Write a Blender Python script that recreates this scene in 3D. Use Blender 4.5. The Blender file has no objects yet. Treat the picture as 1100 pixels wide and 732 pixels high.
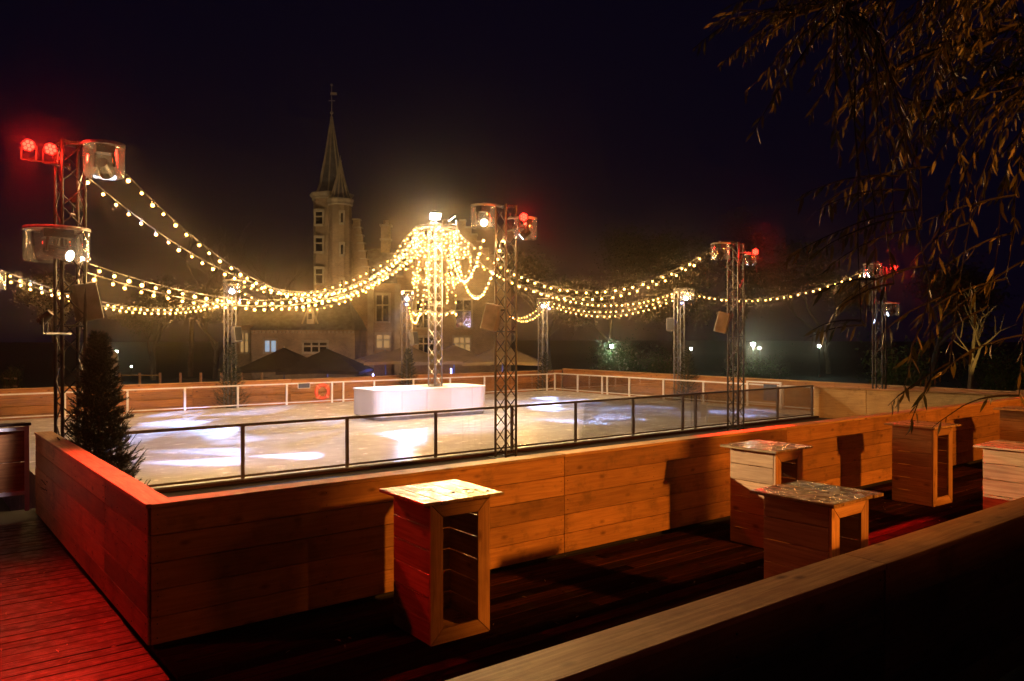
import bpy, bmesh, math, random
from mathutils import Vector, Matrix, Euler

# ------------------------------------------------------------------ camera, world, exposure
SC = bpy.context.scene
COL = SC.collection
R = math.radians
YAW = R(38.11)                      # the rink's long side runs along +X, the view is turned to the right of +Y
EYE = 2.4
cam_data = bpy.data.cameras.new('camera')
cam = bpy.data.objects.new('camera', cam_data)
COL.objects.link(cam)
cam.location = (0, 0, EYE)
cam.rotation_euler = (R(90 - 0.27), 0, -YAW)
cam_data.sensor_width = 36.0
cam_data.lens = 27.98
cam_data.clip_start = 0.05
cam_data.clip_end = 2000
SC.camera = cam

world = bpy.data.worlds.new('World')
SC.world = world
world.use_nodes = True
wn = world.node_tree
bg = wn.nodes['Background']
bg.inputs[0].default_value = (0.22, 0.14, 0.75, 1)      # clear, moonless night sky
bg.inputs[1].default_value = 0.007

moon_data = bpy.data.lights.new('moon', 'SUN')
moon_data.energy = 0.002
moon_data.angle = R(0.5)
moon_data.color = (0.8, 0.88, 1.0)
moon = bpy.data.objects.new('moon', moon_data)
moon.rotation_euler = (R(55), 0, R(40))
COL.objects.link(moon)

vs = SC.view_settings
vs.view_transform = 'Standard'
vs.look = 'None'
vs.exposure = 0.0
vs.gamma = 1.0
vs.use_curve_mapping = False

cy = SC.cycles
cy.use_denoising = True
cy.use_light_tree = True
cy.use_adaptive_sampling = True
cy.adaptive_threshold = 0.012
cy.adaptive_min_samples = 48
cy.max_bounces = 5
cy.diffuse_bounces = 2
cy.glossy_bounces = 3
cy.transmission_bounces = 4
cy.transparent_max_bounces = 12
cy.volume_bounces = 0
cy.sample_clamp_indirect = 3.0
cy.caustics_reflective = False
cy.caustics_refractive = False

rnd = random.Random(7)

# ------------------------------------------------------------------ helpers
def CF(right, ahead, z=0.0):
    """metres to the right of and ahead of the viewpoint -> place in the scene"""
    c, s = math.cos(YAW), math.sin(YAW)
    return Vector((right * c + ahead * s, -right * s + ahead * c, z))

def link(o, parent=None):
    COL.objects.link(o)
    if parent is not None:
        o.parent = parent
    return o

def tag(o, label=None, cat=None, group=None, kind=None):
    if label: o['label'] = label
    if cat: o['category'] = cat
    if group: o['group'] = group
    if kind: o['kind'] = kind
    return o

def thing(name, label, cat, loc=(0, 0, 0), rz=0.0, group=None):
    o = bpy.data.objects.new(name, None)
    o.empty_display_size = 0.2
    COL.objects.link(o)
    o.location = loc
    o.rotation_euler = (0, 0, rz)
    return tag(o, label, cat, group)

def mesh_from(bm, name, mats, smooth=False):
    me = bpy.data.meshes.new(name)
    bm.to_mesh(me)
    bm.free()
    for m in (mats if isinstance(mats, (list, tuple)) else [mats]):
        me.materials.append(m)
    if smooth:
        for p in me.polygons:
            p.use_smooth = True
    return me

def obj(name, bm_or_mesh, mat=None, parent=None, loc=(0, 0, 0), rot=(0, 0, 0), smooth=False):
    me = bm_or_mesh
    if isinstance(bm_or_mesh, bmesh.types.BMesh):
        me = mesh_from(bm_or_mesh, name, mat, smooth)
    o = bpy.data.objects.new(name, me)
    link(o, parent)
    o.location = loc
    o.rotation_euler = rot
    return o

def box(bm, c, s, rot=None, mi=0):
    m = Matrix.Translation(Vector(c))
    if rot is not None:
        m = m @ Euler(rot).to_matrix().to_4x4()
    m = m @ Matrix.Diagonal((s[0], s[1], s[2], 1))
    r = bmesh.ops.create_cube(bm, size=1.0, matrix=m)
    for v in r['verts']:
        for f in v.link_faces:
            f.material_index = mi
    return r

def tube(bm, p, q, r0, r1=None, n=6, mi=0, cap=True):
    p, q = Vector(p), Vector(q)
    r1 = r0 if r1 is None else r1
    d = (q - p)
    if d.length < 1e-6:
        return
    d.normalize()
    a = d.orthogonal().normalized()
    b = d.cross(a)
    A, B = [], []
    for i in range(n):
        t = 2 * math.pi * i / n
        o = a * math.cos(t) + b * math.sin(t)
        A.append(bm.verts.new(p + o * r0))
        B.append(bm.verts.new(q + o * r1))
    for i in range(n):
        f = bm.faces.new((A[i], A[(i + 1) % n], B[(i + 1) % n], B[i]))
        f.material_index = mi
    if cap:
        f = bm.faces.new(A[::-1]); f.material_index = mi
        f = bm.faces.new(B); f.material_index = mi

def path_tube(bm, pts, r, n=4, mi=0):
    rings = []
    for k, p in enumerate(pts):
        p = Vector(p)
        d = (Vector(pts[min(k + 1, len(pts) - 1)]) - Vector(pts[max(k - 1, 0)])).normalized()
        a = d.cross(Vector((0, 0, 1)))
        if a.length < 1e-3:
            a = Vector((1, 0, 0))
        a.normalize()
        b = d.cross(a)
        rr = r[k] if isinstance(r, (list, tuple)) else r
        rings.append([bm.verts.new(p + (a * math.cos(2 * math.pi * i / n) + b * math.sin(2 * math.pi * i / n)) * rr) for i in range(n)])
    for A, B in zip(rings, rings[1:]):
        for i in range(n):
            f = bm.faces.new((A[i], A[(i + 1) % n], B[(i + 1) % n], B[i]))
            f.material_index = mi

def lathe(bm, prof, n=16, c=(0, 0, 0), mi=0, closed_top=False, closed_bottom=False):
    c = Vector(c)
    rings = []
    for r, z in prof:
        if r < 1e-5:
            rings.append([bm.verts.new(c + Vector((0, 0, z)))])
        else:
            rings.append([bm.verts.new(c + Vector((r * math.cos(2 * math.pi * i / n), r * math.sin(2 * math.pi * i / n), z))) for i in range(n)])
    for A, B in zip(rings, rings[1:]):
        for i in range(n):
            j = (i + 1) % n
            if len(A) == 1 and len(B) == 1: continue
            if len(A) == 1: f = bm.faces.new((A[0], B[j], B[i]))
            elif len(B) == 1: f = bm.faces.new((A[i], A[j], B[0]))
            else: f = bm.faces.new((A[i], A[j], B[j], B[i]))
            f.material_index = mi
    if closed_bottom and len(rings[0]) > 1: bm.faces.new(rings[0][::-1]).material_index = mi
    if closed_top and len(rings[-1]) > 1: bm.faces.new(rings[-1]).material_index = mi

def prism(bm, pts, axis, a, b, mi=0):
    """extrude a 2D outline (list of (p, q)) along an axis from a to b"""
    def mk(p, q, t):
        return {'x': (t, p, q), 'y': (p, t, q), 'z': (p, q, t)}[axis]
    A = [bm.verts.new(mk(p, q, a)) for p, q in pts]
    B = [bm.verts.new(mk(p, q, b)) for p, q in pts]
    n = len(pts)
    fs = [bm.faces.new(A), bm.faces.new(B[::-1])]
    for i in range(n):
        fs.append(bm.faces.new((A[i], B[i], B[(i + 1) % n], A[(i + 1) % n])))
    for f in fs:
        f.material_index = mi
    bmesh.ops.recalc_face_normals(bm, faces=fs)

# ------------------------------------------------------------------ materials
def new_mat(name):
    m = bpy.data.materials.new(name)
    m.use_nodes = True
    nt = m.node_tree
    return m, nt, nt.nodes['Principled BSDF']

def N(nt, t, **kw):
    n = nt.nodes.new(t)
    for k, v in kw.items():
        setattr(n, k, v)
    return n

def plain(name, col, rough=0.6, metal=0.0, var=0.25, scale=6.0, bump=0.0, spec=0.5):
    m, nt, b = new_mat(name)
    tc = N(nt, 'ShaderNodeTexCoord')
    oi = N(nt, 'ShaderNodeObjectInfo')
    ad = N(nt, 'ShaderNodeVectorMath', operation='MULTIPLY_ADD')
    ad.inputs[1].default_value = (1, 1, 1)
    cmb = N(nt, 'ShaderNodeCombineXYZ')
    mul = N(nt, 'ShaderNodeMath', operation='MULTIPLY'); mul.inputs[1].default_value = 31.0
    nt.links.new(oi.outputs['Random'], mul.inputs[0])
    nt.links.new(mul.outputs[0], cmb.inputs[0]); nt.links.new(mul.outputs[0], cmb.inputs[2])
    nt.links.new(tc.outputs['Object'], ad.inputs[0]); nt.links.new(cmb.outputs[0], ad.inputs[2])
    no = N(nt, 'ShaderNodeTexNoise'); no.inputs['Scale'].default_value = scale; no.inputs['Detail'].default_value = 5
    nt.links.new(ad.outputs[0], no.inputs['Vector'])
    r = N(nt, 'ShaderNodeValToRGB')
    r.color_ramp.elements[0].position = 0.3; r.color_ramp.elements[1].position = 0.7
    r.color_ramp.elements[0].color = (*[c * (1 - var) for c in col], 1)
    r.color_ramp.elements[1].color = (*[min(1, c * (1 + var)) for c in col], 1)
    nt.links.new(no.outputs['Fac'], r.inputs[0]); nt.links.new(r.outputs[0], b.inputs['Base Color'])
    b.inputs['Roughness'].default_value = rough; b.inputs['Metallic'].default_value = metal
    b.inputs['Specular IOR Level'].default_value = spec
    if bump:
        bp = N(nt, 'ShaderNodeBump'); bp.inputs['Strength'].default_value = bump; bp.inputs['Distance'].default_value = 0.02
        nt.links.new(no.outputs['Fac'], bp.inputs['Height']); nt.links.new(bp.outputs[0], b.inputs['Normal'])
    return m

def wood(name, light, dark, rough=0.6, knots=1.0, coat=0.0, wear=0.0, bump=0.25, wet=0.0, tone=(0.78, 1.18), spec=0.5):
    """sawn board, grain along the board's own X axis"""
    m, nt, b = new_mat(name)
    tc = N(nt, 'ShaderNodeTexCoord'); oi = N(nt, 'ShaderNodeObjectInfo')
    mul = N(nt, 'ShaderNodeMath', operation='MULTIPLY'); mul.inputs[1].default_value = 57.0
    cmb = N(nt, 'ShaderNodeCombineXYZ')
    nt.links.new(oi.outputs['Random'], mul.inputs[0])
    for i in range(3): nt.links.new(mul.outputs[0], cmb.inputs[i])
    ad = N(nt, 'ShaderNodeVectorMath', operation='ADD')
    nt.links.new(tc.outputs['Object'], ad.inputs[0]); nt.links.new(cmb.outputs[0], ad.inputs[1])
    mp = N(nt, 'ShaderNodeMapping'); mp.inputs['Scale'].default_value = (2.2, 40, 40)
    nt.links.new(ad.outputs[0], mp.inputs[0])
    no = N(nt, 'ShaderNodeTexNoise'); no.inputs['Scale'].default_value = 1.0; no.inputs['Detail'].default_value = 6; no.inputs['Distortion'].default_value = 0.6
    nt.links.new(mp.outputs[0], no.inputs['Vector'])
    r = N(nt, 'ShaderNodeValToRGB')
    r.color_ramp.elements[0].position = 0.32; r.color_ramp.elements[1].position = 0.66
    r.color_ramp.elements[0].color = (*dark, 1); r.color_ramp.elements[1].color = (*light, 1)
    nt.links.new(no.outputs['Fac'], r.inputs[0])
    # big soft tone change per board and along it
    big = N(nt, 'ShaderNodeTexNoise'); big.inputs['Scale'].default_value = 0.9; big.inputs['Detail'].default_value = 3
    nt.links.new(ad.outputs[0], big.inputs['Vector'])
    hv = N(nt, 'ShaderNodeHueSaturation')
    mr = N(nt, 'ShaderNodeMapRange'); mr.inputs[1].default_value = 0.3; mr.inputs[2].default_value = 0.7; mr.inputs[3].default_value = 0.72; mr.inputs[4].default_value = 1.15
    nt.links.new(big.outputs['Fac'], mr.inputs[0])
    vr = N(nt, 'ShaderNodeMapRange'); vr.inputs[3].default_value = tone[0]; vr.inputs[4].default_value = tone[1]
    nt.links.new(oi.outputs['Random'], vr.inputs[0])
    vm = N(nt, 'ShaderNodeMath', operation='MULTIPLY')
    nt.links.new(mr.outputs[0], vm.inputs[0]); nt.links.new(vr.outputs[0], vm.inputs[1])
    nt.links.new(vm.outputs[0], hv.inputs['Value']); nt.links.new(r.outputs[0], hv.inputs['Color'])
    last = hv.outputs[0]
    if knots:
        mk = N(nt, 'ShaderNodeMapping'); mk.inputs['Scale'].default_value = (3.0, 6.0, 6.0)
        nt.links.new(ad.outputs[0], mk.inputs[0])
        vo = N(nt, 'ShaderNodeTexVoronoi'); vo.inputs['Scale'].default_value = 1.0; vo.inputs['Randomness'].default_value = 1.0
        nt.links.new(mk.outputs[0], vo.inputs['Vector'])
        kr = N(nt, 'ShaderNodeMapRange'); kr.inputs[1].default_value = 0.05; kr.inputs[2].default_value = 0.19; kr.inputs[3].default_value = 0.78 * knots; kr.inputs[4].default_value = 0.0
        nt.links.new(vo.outputs['Distance'], kr.inputs[0])
        mx = N(nt, 'ShaderNodeMix', data_type='RGBA')
        nt.links.new(kr.outputs[0], mx.inputs[0]); nt.links.new(last, mx.inputs[6])
        mx.inputs[7].default_value = (dark[0] * 0.3, dark[1] * 0.22, dark[2] * 0.2, 1)
        last = mx.outputs[2]
    if wear:
        ws = N(nt, 'ShaderNodeTexNoise'); ws.inputs['Scale'].default_value = 3.3; ws.inputs['Detail'].default_value = 8; ws.inputs['Roughness'].default_value = 0.65
        nt.links.new(ad.outputs[0], ws.inputs['Vector'])
        wr = N(nt, 'ShaderNodeMapRange'); wr.inputs[1].default_value = 0.52; wr.inputs[2].default_value = 0.68; wr.inputs[3].default_value = 0; wr.inputs[4].default_value = wear
        nt.links.new(ws.outputs['Fac'], wr.inputs[0])
        mx = N(nt, 'ShaderNodeMix', data_type='RGBA')
        nt.links.new(wr.outputs[0], mx.inputs[0]); nt.links.new(last, mx.inputs[6]); mx.inputs[7].default_value = (0.025, 0.018, 0.014, 1)
        last = mx.outputs[2]
    nt.links.new(last, b.inputs['Base Color'])
    b.inputs['Roughness'].default_value = rough
    if wet:
        wn2 = N(nt, 'ShaderNodeTexNoise'); wn2.inputs['Scale'].default_value = 9.0; wn2.inputs['Detail'].default_value = 6
        nt.links.new(ad.outputs[0], wn2.inputs['Vector'])
        rr = N(nt, 'ShaderNodeMapRange'); rr.inputs[1].default_value = 0.42; rr.inputs[2].default_value = 0.6; rr.inputs[3].default_value = wet; rr.inputs[4].default_value = rough
        nt.links.new(wn2.outputs['Fac'], rr.inputs[0]); nt.links.new(rr.outputs[0], b.inputs['Roughness'])
    b.inputs['Coat Weight'].default_value = coat
    b.inputs['Specular IOR Level'].default_value = spec
    b.inputs['Coat Roughness'].default_value = 0.25
    bp = N(nt, 'ShaderNodeBump'); bp.inputs['Strength'].default_value = bump; bp.inputs['Distance'].default_value = 0.01
    nt.links.new(no.outputs['Fac'], bp.inputs['Height']); nt.links.new(bp.outputs[0], b.inputs['Normal'])
    return m

def emit(name, col, strength):
    m, nt, b = new_mat(name)
    b.inputs['Base Color'].default_value = (0.05, 0.05, 0.05, 1)
    b.inputs['Emission Color'].default_value = (*col, 1)
    b.inputs['Emission Strength'].default_value = strength
    return m

def clear(name, tint, gloss_rough, haze, refl=0.08):
    """thin clear sheet: mostly see-through, a little reflection, a little milky film"""
    m, nt, b = new_mat(name)
    nt.nodes.remove(b)
    out = nt.nodes['Material Output']
    tr = N(nt, 'ShaderNodeBsdfTransparent'); tr.inputs[0].default_value = (*tint, 1)
    gl = N(nt, 'ShaderNodeBsdfGlossy'); gl.inputs['Roughness'].default_value = gloss_rough
    df = N(nt, 'ShaderNodeBsdfTranslucent'); df.inputs[0].default_value = (0.8, 0.8, 0.8, 1)
    fr = N(nt, 'ShaderNodeFresnel'); fr.inputs[0].default_value = 1.45
    mm = N(nt, 'ShaderNodeMath', operation='MULTIPLY_ADD'); mm.inputs[1].default_value = 0.7; mm.inputs[2].default_value = refl * 0.3
    nt.links.new(fr.outputs[0], mm.inputs[0])
    m1 = N(nt, 'ShaderNodeMixShader'); nt.links.new(mm.outputs[0], m1.inputs[0])
    nt.links.new(tr.outputs[0], m1.inputs[1]); nt.links.new(gl.outputs[0], m1.inputs[2])
    tc = N(nt, 'ShaderNodeTexCoord'); no = N(nt, 'ShaderNodeTexNoise'); no.inputs['Scale'].default_value = 7; no.inputs['Detail'].default_value = 5
    nt.links.new(tc.outputs['Object'], no.inputs['Vector'])
    hm = N(nt, 'ShaderNodeMath', operation='MULTIPLY'); hm.inputs[1].default_value = haze * 2
    nt.links.new(no.outputs['Fac'], hm.inputs[0])
    m2 = N(nt, 'ShaderNodeMixShader'); nt.links.new(hm.outputs[0], m2.inputs[0])
    nt.links.new(m1.outputs[0], m2.inputs[1]); nt.links.new(df.outputs[0], m2.inputs[2])
    bp = N(nt, 'ShaderNodeBump'); bp.inputs['Strength'].default_value = 0.15
    nt.links.new(no.outputs['Fac'], bp.inputs['Height']); nt.links.new(bp.outputs[0], gl.inputs['Normal'])
    nt.links.new(m2.outputs[0], out.inputs['Surface'])
    return m

M = {}
M['wall_wood'] = wood('larch_cladding', (0.50, 0.27, 0.10), (0.36, 0.175, 0.06), rough=0.5, wear=0.42, tone=(0.62, 1.25))
M['cap_wood'] = wood('wall_cap_wood', (0.62, 0.39, 0.17), (0.40, 0.21, 0.08), rough=0.55, wear=0.3)
M['box_wood'] = wood('pale_spruce_board', (0.56, 0.33, 0.15), (0.36, 0.18, 0.07), rough=0.5, wear=0.15)
M['top_wood'] = wood('worn_table_board', (0.60, 0.42, 0.22), (0.42, 0.26, 0.12), rough=0.45, wear=0.35, wet=0.25)
M['wet_top'] = wood('wet_table_board', (0.40, 0.28, 0.13), (0.18, 0.11, 0.05), rough=0.4, wear=0.9, wet=0.08, coat=0.5)
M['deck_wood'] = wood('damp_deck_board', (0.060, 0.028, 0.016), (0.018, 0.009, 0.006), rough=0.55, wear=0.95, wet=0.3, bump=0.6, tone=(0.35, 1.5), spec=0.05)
M['shaded_deck'] = wood('shaded_deck_board', (0.055, 0.017, 0.010), (0.016, 0.006, 0.003), rough=0.85, wear=0.9, wet=0.7, bump=0.6, tone=(0.3, 1.8), spec=0.0)  # right deck: shade put into a darker, redder board colour
M['far_wood'] = wood('stained_wall_board', (0.56, 0.25, 0.09), (0.34, 0.14, 0.05), rough=0.55)
M['ply'] = wood('plywood_sheet', (0.62, 0.46, 0.20), (0.46, 0.31, 0.12), rough=0.6, knots=0.4, wear=0.3)
M['dark_base'] = plain('dark_underside', (0.012, 0.009, 0.008), 0.9)
M['black_metal'] = plain('black_powder_coat', (0.018, 0.018, 0.02), 0.4, 0.3)
M['rail_dark'] = plain('dark_rail_metal', (0.10, 0.085, 0.09), 0.35, 0.7)
M['alu'] = plain('aluminium_tube', (0.26, 0.26, 0.28), 0.32, 0.9, var=0.15)
M['dark_truss'] = plain('weathered_truss_metal', (0.07, 0.068, 0.07), 0.42, 0.8, var=0.3)
M['white_paint'] = plain('white_rail_paint', (0.75, 0.75, 0.78), 0.4, var=0.06)
M['plinth'] = plain('white_plinth_skin', (0.80, 0.80, 0.82), 0.5, var=0.04, scale=1.5)
M['glass'] = clear('rail_glass', (0.97, 0.98, 0.985), 0.02, 0.002, 0.03)
M['cover'] = clear('clear_plastic_cover', (0.94, 0.94, 0.94), 0.10, 0.09, 0.45)
M['cover_rim'] = plain('crinkled_clear_rim', (0.75, 0.73, 0.70), 0.18, 0.3, scale=16, bump=0.8)
M['speaker_grey'] = plain('grey_speaker_cabinet', (0.22, 0.21, 0.21), 0.5)
M['cable'] = plain('rubber_cable', (0.08, 0.07, 0.055), 0.5)
M['socket'] = plain('bulb_socket', (0.02, 0.02, 0.02), 0.5)
M['bulb'] = emit('warm_bulb_glass', (1.0, 0.50, 0.10), 13.0)
M['bulb'].cycles.emission_sampling = 'NONE'
_nt = M['bulb'].node_tree
_oi = N(_nt, 'ShaderNodeObjectInfo'); _mr = N(_nt, 'ShaderNodeMapRange'); _mr.inputs[3].default_value = 9.0; _mr.inputs[4].default_value = 28.0
_nt.links.new(_oi.outputs['Random'], _mr.inputs[0]); _nt.links.new(_mr.outputs[0], _nt.nodes['Principled BSDF'].inputs['Emission Strength'])
M['flood_white'] = emit('flood_lens', (1.0, 0.93, 0.78), 30.0)
M['red_led'] = emit('red_led_lens', (1.0, 0.012, 0.006), 16.0)
M['blue_led'] = emit('blue_led_lens', (0.25, 0.3, 1.0), 25.0)
M['cool_lens'] = emit('cool_spot_lens', (0.75, 0.82, 1.0), 14.0)
M['warm_lens'] = emit('warm_spot_lens', (1.0, 0.8, 0.5), 16.0)
M['street_globe'] = emit('street_lamp_globe', (0.80, 1.0, 0.92), 40.0)
M['vault_lens'] = emit('vault_lamp_lens', (1.0, 0.75, 0.4), 0.5)
M['lit_window'] = emit('lit_window_pane', (1.0, 0.55, 0.18), 0.38)
M['cool_window'] = emit('cool_lit_pane', (0.55, 0.75, 1.0), 0.5)
M['dark_glass'] = plain('dark_window_glass', (0.012, 0.012, 0.014), 0.08)
M['dark_bark'] = plain('shaded_willow_bark', (0.030, 0.022, 0.016), 0.9, scale=14, bump=0.6)  # darkness put into the bark colour so the limbs stay hidden
M['bark'] = plain('tree_bark', (0.10, 0.075, 0.05), 0.9, scale=14, bump=0.6)
M['orange_buoy'] = plain('orange_buoy_shell', (0.65, 0.09, 0.04), 0.45, var=0.1)
M['red_tape'] = plain('pale_buoy_band', (0.72, 0.20, 0.12), 0.5, var=0.05)
M['roof_slate'] = plain('grey_slate', (0.12, 0.12, 0.13), 0.5, var=0.4, scale=3)
M['stone'] = plain('pale_dressed_stone', (0.34, 0.29, 0.22), 0.8, scale=2)
M['canvas'] = plain('parasol_canvas', (0.55, 0.47, 0.29), 0.9, scale=2, var=0.12)
M['dark_canvas'] = plain('dark_parasol_canvas', (0.05, 0.04, 0.035), 0.9, scale=2, var=0.2)
M['iron'] = plain('painted_iron', (0.03, 0.035, 0.03), 0.5, 0.3)
M['concrete'] = plain('pale_concrete', (0.42, 0.40, 0.37), 0.85, scale=4)
M['crate'] = plain('pale_crate', (0.5, 0.45, 0.29), 0.8)
M['sign_dark'] = plain('dark_blue_sign', (0.05, 0.06, 0.10), 0.5)
M['needle'] = plain('spruce_needle', (0.014, 0.026, 0.012), 0.7, var=0.5, scale=5)
M['lead'] = plain('lead_ridge', (0.16, 0.15, 0.15), 0.5, 0.4)
M['tent_flag'] = plain('yellow_pennant', (0.6, 0.4, 0.05), 0.8)

def leaf_mat(name, a, b_, transl=0.3):
    m, nt, b = new_mat(name)
    geo = N(nt, 'ShaderNodeNewGeometry')
    r = N(nt, 'ShaderNodeValToRGB')
    r.color_ramp.elements[0].color = (*a, 1); r.color_ramp.elements[1].color = (*b_, 1)
    nt.links.new(geo.outputs['Random Per Island'], r.inputs[0])
    nt.links.new(r.outputs[0], b.inputs['Base Color'])
    b.inputs['Roughness'].default_value = 0.45
    tl = N(nt, 'ShaderNodeBsdfTranslucent'); nt.links.new(r.outputs[0], tl.inputs[0])
    mx = N(nt, 'ShaderNodeMixShader'); mx.inputs[0].default_value = transl
    nt.links.new(b.outputs[0], mx.inputs[1]); nt.links.new(tl.outputs[0], mx.inputs[2])
    nt.links.new(mx.outputs[0], nt.nodes['Material Output'].inputs['Surface'])
    return m
M['willow_leaf'] = leaf_mat('autumn_willow_leaf', (0.035, 0.042, 0.011), (0.17, 0.125, 0.032), 0.2)
M['park_leaf'] = leaf_mat('park_tree_leaf', (0.05, 0.05, 0.015), (0.10, 0.075, 0.025))
M['bush_leaf'] = leaf_mat('evergreen_bush_leaf', (0.03, 0.07, 0.02), (0.06, 0.11, 0.03))

M['litter'] = leaf_mat('fallen_leaf', (0.06, 0.04, 0.015), (0.25, 0.16, 0.06))

def brick_mat():
    m, nt, b = new_mat('castle_brick')
    tc = N(nt, 'ShaderNodeTexCoord')
    mp = N(nt, 'ShaderNodeMapping'); mp.inputs['Rotation'].default_value = (R(90), 0, 0)
    nt.links.new(tc.outputs['Object'], mp.inputs[0])
    br = N(nt, 'ShaderNodeTexBrick'); br.inputs['Scale'].default_value = 3.0
    br.inputs['Color1'].default_value = (0.34, 0.22, 0.12, 1); br.inputs['Color2'].default_value = (0.22, 0.14, 0.08, 1)
    br.inputs['Mortar'].default_value = (0.36, 0.32, 0.26, 1); br.inputs['Mortar Size'].default_value = 0.03
    nt.links.new(mp.outputs[0], br.inputs['Vector'])
    no = N(nt, 'ShaderNodeTexNoise'); no.inputs['Scale'].default_value = 0.8; no.inputs['Detail'].default_value = 6
    nt.links.new(tc.outputs['Object'], no.inputs['Vector'])
    mr = N(nt, 'ShaderNodeMapRange'); mr.inputs[1].default_value = 0.3; mr.inputs[2].default_value = 0.7; mr.inputs[3].default_value = 0.6; mr.inputs[4].default_value = 1.2
    nt.links.new(no.outputs['Fac'], mr.inputs[0])
    hv = N(nt, 'ShaderNodeHueSaturation'); nt.links.new(mr.outputs[0], hv.inputs['Value']); nt.links.new(br.outputs[0], hv.inputs['Color'])
    nt.links.new(hv.outputs[0], b.inputs['Base Color']); b.inputs['Roughness'].default_value = 0.9
    return m
M['brick'] = brick_mat()

def ice_mat():
    m, nt, b = new_mat('skated_ice')
    tc = N(nt, 'ShaderNodeTexCoord')
    n1 = N(nt, 'ShaderNodeTexNoise'); n1.inputs['Scale'].default_value = 0.5; n1.inputs['Detail'].default_value = 7
    nt.links.new(tc.outputs['Object'], n1.inputs['Vector'])
    r = N(nt, 'ShaderNodeValToRGB')
    r.color_ramp.elements[0].position = 0.35; r.color_ramp.elements[0].color = (0.66, 0.66, 0.68, 1)
    r.color_ramp.elements[1].position = 0.7; r.color_ramp.elements[1].color = (0.80, 0.80, 0.82, 1)
    nt.links.new(n1.outputs['Fac'], r.inputs[0])
    # skate scratches: thin arcs from distorted wave bands
    w = N(nt, 'ShaderNodeTexWave', wave_type='RINGS'); w.inputs['Scale'].default_value = 1.6; w.inputs['Distortion'].default_value = 7; w.inputs['Detail'].default_value = 3; w.inputs['Detail Scale'].default_value = 0.6
    nt.links.new(tc.outputs['Object'], w.inputs['Vector'])
    sr = N(nt, 'ShaderNodeMapRange'); sr.inputs[1].default_value = 0.93; sr.inputs[2].default_value = 1.0
    nt.links.new(w.outputs['Fac'], sr.inputs[0])
    mx = N(nt, 'ShaderNodeMix', data_type='RGBA'); nt.links.new(r.outputs[0], mx.inputs[6]); mx.inputs[7].default_value = (0.9, 0.9, 0.92, 1)
    sm = N(nt, 'ShaderNodeMath', operation='MULTIPLY'); sm.inputs[1].default_value = 0.5
    nt.links.new(sr.outputs[0], sm.inputs[0]); nt.links.new(sm.outputs[0], mx.inputs[0])
    # scuffed grey patches
    n2 = N(nt, 'ShaderNodeTexNoise'); n2.inputs['Scale'].default_value = 2.6; n2.inputs['Detail'].default_value = 8; n2.inputs['Roughness'].default_value = 0.7
    mp = N(nt, 'ShaderNodeMapping'); mp.inputs['Scale'].default_value = (0.8, 1.15, 1); mp.inputs['Rotation'].default_value = (0, 0, R(12))
    nt.links.new(tc.outputs['Object'], mp.inputs[0]); nt.links.new(mp.outputs[0], n2.inputs['Vector'])
    s2 = N(nt, 'ShaderNodeMapRange'); s2.inputs[1].default_value = 0.55; s2.inputs[2].default_value = 0.75; s2.inputs[4].default_value = 0.20
    nt.links.new(n2.outputs['Fac'], s2.inputs[0])
    mx2 = N(nt, 'ShaderNodeMix', data_type='RGBA'); nt.links.new(s2.outputs[0], mx2.inputs[0]); nt.links.new(mx.outputs[2], mx2.inputs[6]); mx2.inputs[7].default_value = (0.34, 0.33, 0.33, 1)
    nt.links.new(mx2.outputs[2], b.inputs['Base Color'])
    rr = N(nt, 'ShaderNodeMapRange'); rr.inputs[1].default_value = 0.35; rr.inputs[2].default_value = 0.65; rr.inputs[3].default_value = 0.12; rr.inputs[4].default_value = 0.30
    nt.links.new(n2.outputs['Fac'], rr.inputs[0]); nt.links.new(rr.outputs[0], b.inputs['Roughness'])
    b.inputs['Specular IOR Level'].default_value = 0.45
    bp = N(nt, 'ShaderNodeBump'); bp.inputs['Strength'].default_value = 0.06; bp.inputs['Distance'].default_value = 0.01
    nt.links.new(w.outputs['Fac'], bp.inputs['Height']); nt.links.new(bp.outputs[0], b.inputs['Normal'])
    return m
M['ice'] = ice_mat()
M['ground'] = plain('damp_park_ground', (0.035, 0.04, 0.022), 0.9, var=0.4, scale=0.7, bump=0.3)

# ------------------------------------------------------------------ boards (shared meshes)
_bcache = {}
def board_mesh(L, W, T, mat, bev=0.003):
    k = (round(L, 3), round(W, 3), round(T, 3), mat.name, bev)
    if k not in _bcache:
        bm = bmesh.new()
        bmesh.ops.create_cube(bm, size=1.0, matrix=Matrix.Diagonal((L, W, T, 1)))
        if bev:
            bmesh.ops.bevel(bm, geom=bm.edges[:], offset=bev, segments=1, affect='EDGES')
        _bcache[k] = mesh_from(bm, 'board', mat)
    return _bcache[k]

def board(parent, name, L, W, T, loc, rot, mat, bev=0.003):
    """board: L along local X, W along local Y, T along local Z"""
    return obj(name, board_mesh(L, W, T, mat, bev), None, parent, loc, rot)

# ------------------------------------------------------------------ setting: ground, deck, ice
GZ = -1.2
bm = bmesh.new()
bmesh.ops.create_grid(bm, x_segments=2, y_segments=2, size=600)
tag(obj('ground', bm, M['ground'], None, (0, 0, GZ)), kind='structure')

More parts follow.
